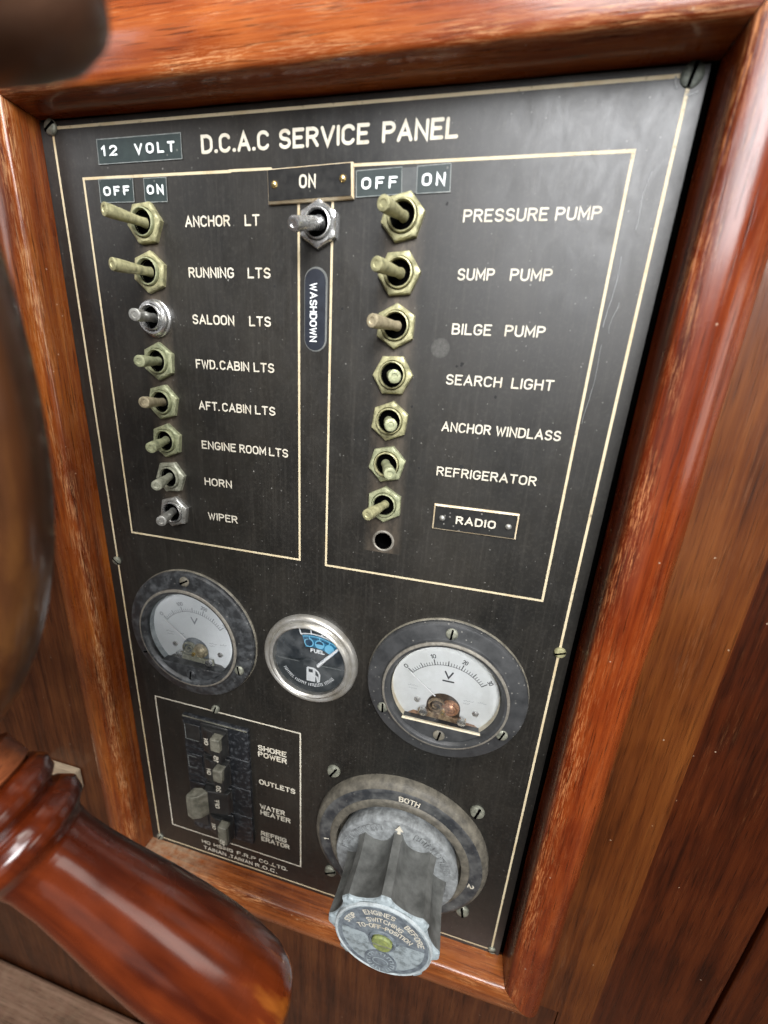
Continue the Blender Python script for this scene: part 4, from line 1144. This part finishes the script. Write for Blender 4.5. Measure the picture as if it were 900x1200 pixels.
# ------------------------------------------------------------------ ship's wheel standing in front of the bulkhead
wc = Vector((-10.0, -118.0, -101.0))
RIM = 110.5
wh = empty("ship_wheel", tuple(wc), "blurred brown wooden ship's wheel with glossy turned handles in front of the panel", "ship's wheel")
rr = []
for i in range(96):
    a = 2 * math.pi * i / 96
    ring = []
    for pr_, ph in [(13.5 * math.cos(b_), 12.0 * math.sin(b_)) for b_ in [2 * math.pi * j / 24 for j in range(24)]]:
        r = RIM + pr_
        ring.append((wc.x + r * math.cos(a), wc.y + ph, wc.z + r * math.sin(a)))
    rr.append(ring)
MB().rings(rr, loop=True).build("rim", M['rim'], wh, smooth=60)
MB().lathe(wc.x, wc.z, [(0.1, -wc.y - 16), (26, -wc.y - 16), (28, -wc.y - 10), (28, -wc.y + 10), (26, -wc.y + 16), (0.1, -wc.y + 18)], 48, cap1=False).build("hub", M['rim'], wh)
HP = [(0, 11.5), (1.5, 15.4), (4.8, 17.2), (8.6, 16.4), (10.8, 14.0), (11.8, 13.4), (13.0, 15.2), (16.6, 17.3), (20.4, 16.5), (22.6, 14.2), (24.5, 12.9), (29.0, 12.3), (39, 12.6), (52, 13.8), (67, 15.5), (84, 17.0), (99, 17.8), (112, 17.9), (124, 17.4), (131, 15.6), (135.4, 12.4), (138.2, 7.8), (139.4, 3.2), (139.7, 0.2)]
def handle(p0, d, length=1.0, thick=1.0):
    p0, d = Vector(p0), Vector(d).normalized()
    prof = []
    for (u0, q0), (u1, q1) in zip(HP, HP[1:]):
        for k in range(3):
            prof.append(((u0 + (u1 - u0) * k / 3) * length, (q0 + (q1 - q0) * k / 3) * thick))
    prof.append((HP[-1][0] * length, HP[-1][1] * thick))
    # the mesh lies along its own x axis so that the grain runs along the handle
    mb_ = MB()
    mb_.spin((0, 0, -Z0), (100, 0, -Z0), prof, 48)
    h = mb_.build("turned_handle", M['handle'], None, smooth=60)
    h.parent = wh
    h.matrix_local = Matrix.Translation(W(p0) - W(wc)) @ Vector((1, 0, 0)).rotation_difference(d).to_matrix().to_4x4()
    mb_ = MB()
    mb_.spin(p0 - d * 13, p0 + d * 1, [(0, 11.0 * thick), (3, 11.0 * thick), (3.6, 13.6 * thick), (4.6, 15.0 * thick), (12.6, 15.0 * thick), (13.6, 13.8 * thick)], 48)
    mb_.build("collar", M['collar'], wh, smooth=40)

def spoke(d):
    mb_ = MB()
    mb_.spin(wc + d * 20, wc + d * (RIM - 8), [(0, 9), (12, 9), (18, 12), (30, 13.5), (50, 11.5), (70, 9), (RIM - 28, 9)], 24)
    mb_.build("spoke", M['rim'], wh, smooth=50)
for ang in (-54, 18, 90, 162, 234):
    d = Vector((math.cos(math.radians(ang)), 0, math.sin(math.radians(ang))))
    spoke(d)
    if ang == -54:
        handle((62.2, -113.9, -216.9), (0.580, 0.160, -0.800))
    elif ang == 18:
        mb_ = MB()
        mb_.spin((100.0, -115.5, -50.6), (132.6, -120.5, -51.2), [(0, 6), (8, 6.6), (18, 7.6), (28, 8.4), (34, 8.5), (38.5, 7.4), (41.0, 5.2), (42.2, 2.6), (42.5, 0.2)], 40)
        mb_.build("turned_handle", M['peg'], wh, smooth=60)
    else:
        handle(wc + d * 140, d)

# a dusty pale block low on the bulkhead behind the wheel
tag(MB().box(-96, -64, -9, 1, -398, -380).build("dusty_block", M['block'], loc=(-80, 0, -398), bevel=1.0), "small dusty pale wood block on the bulkhead left of the frame foot", "block")
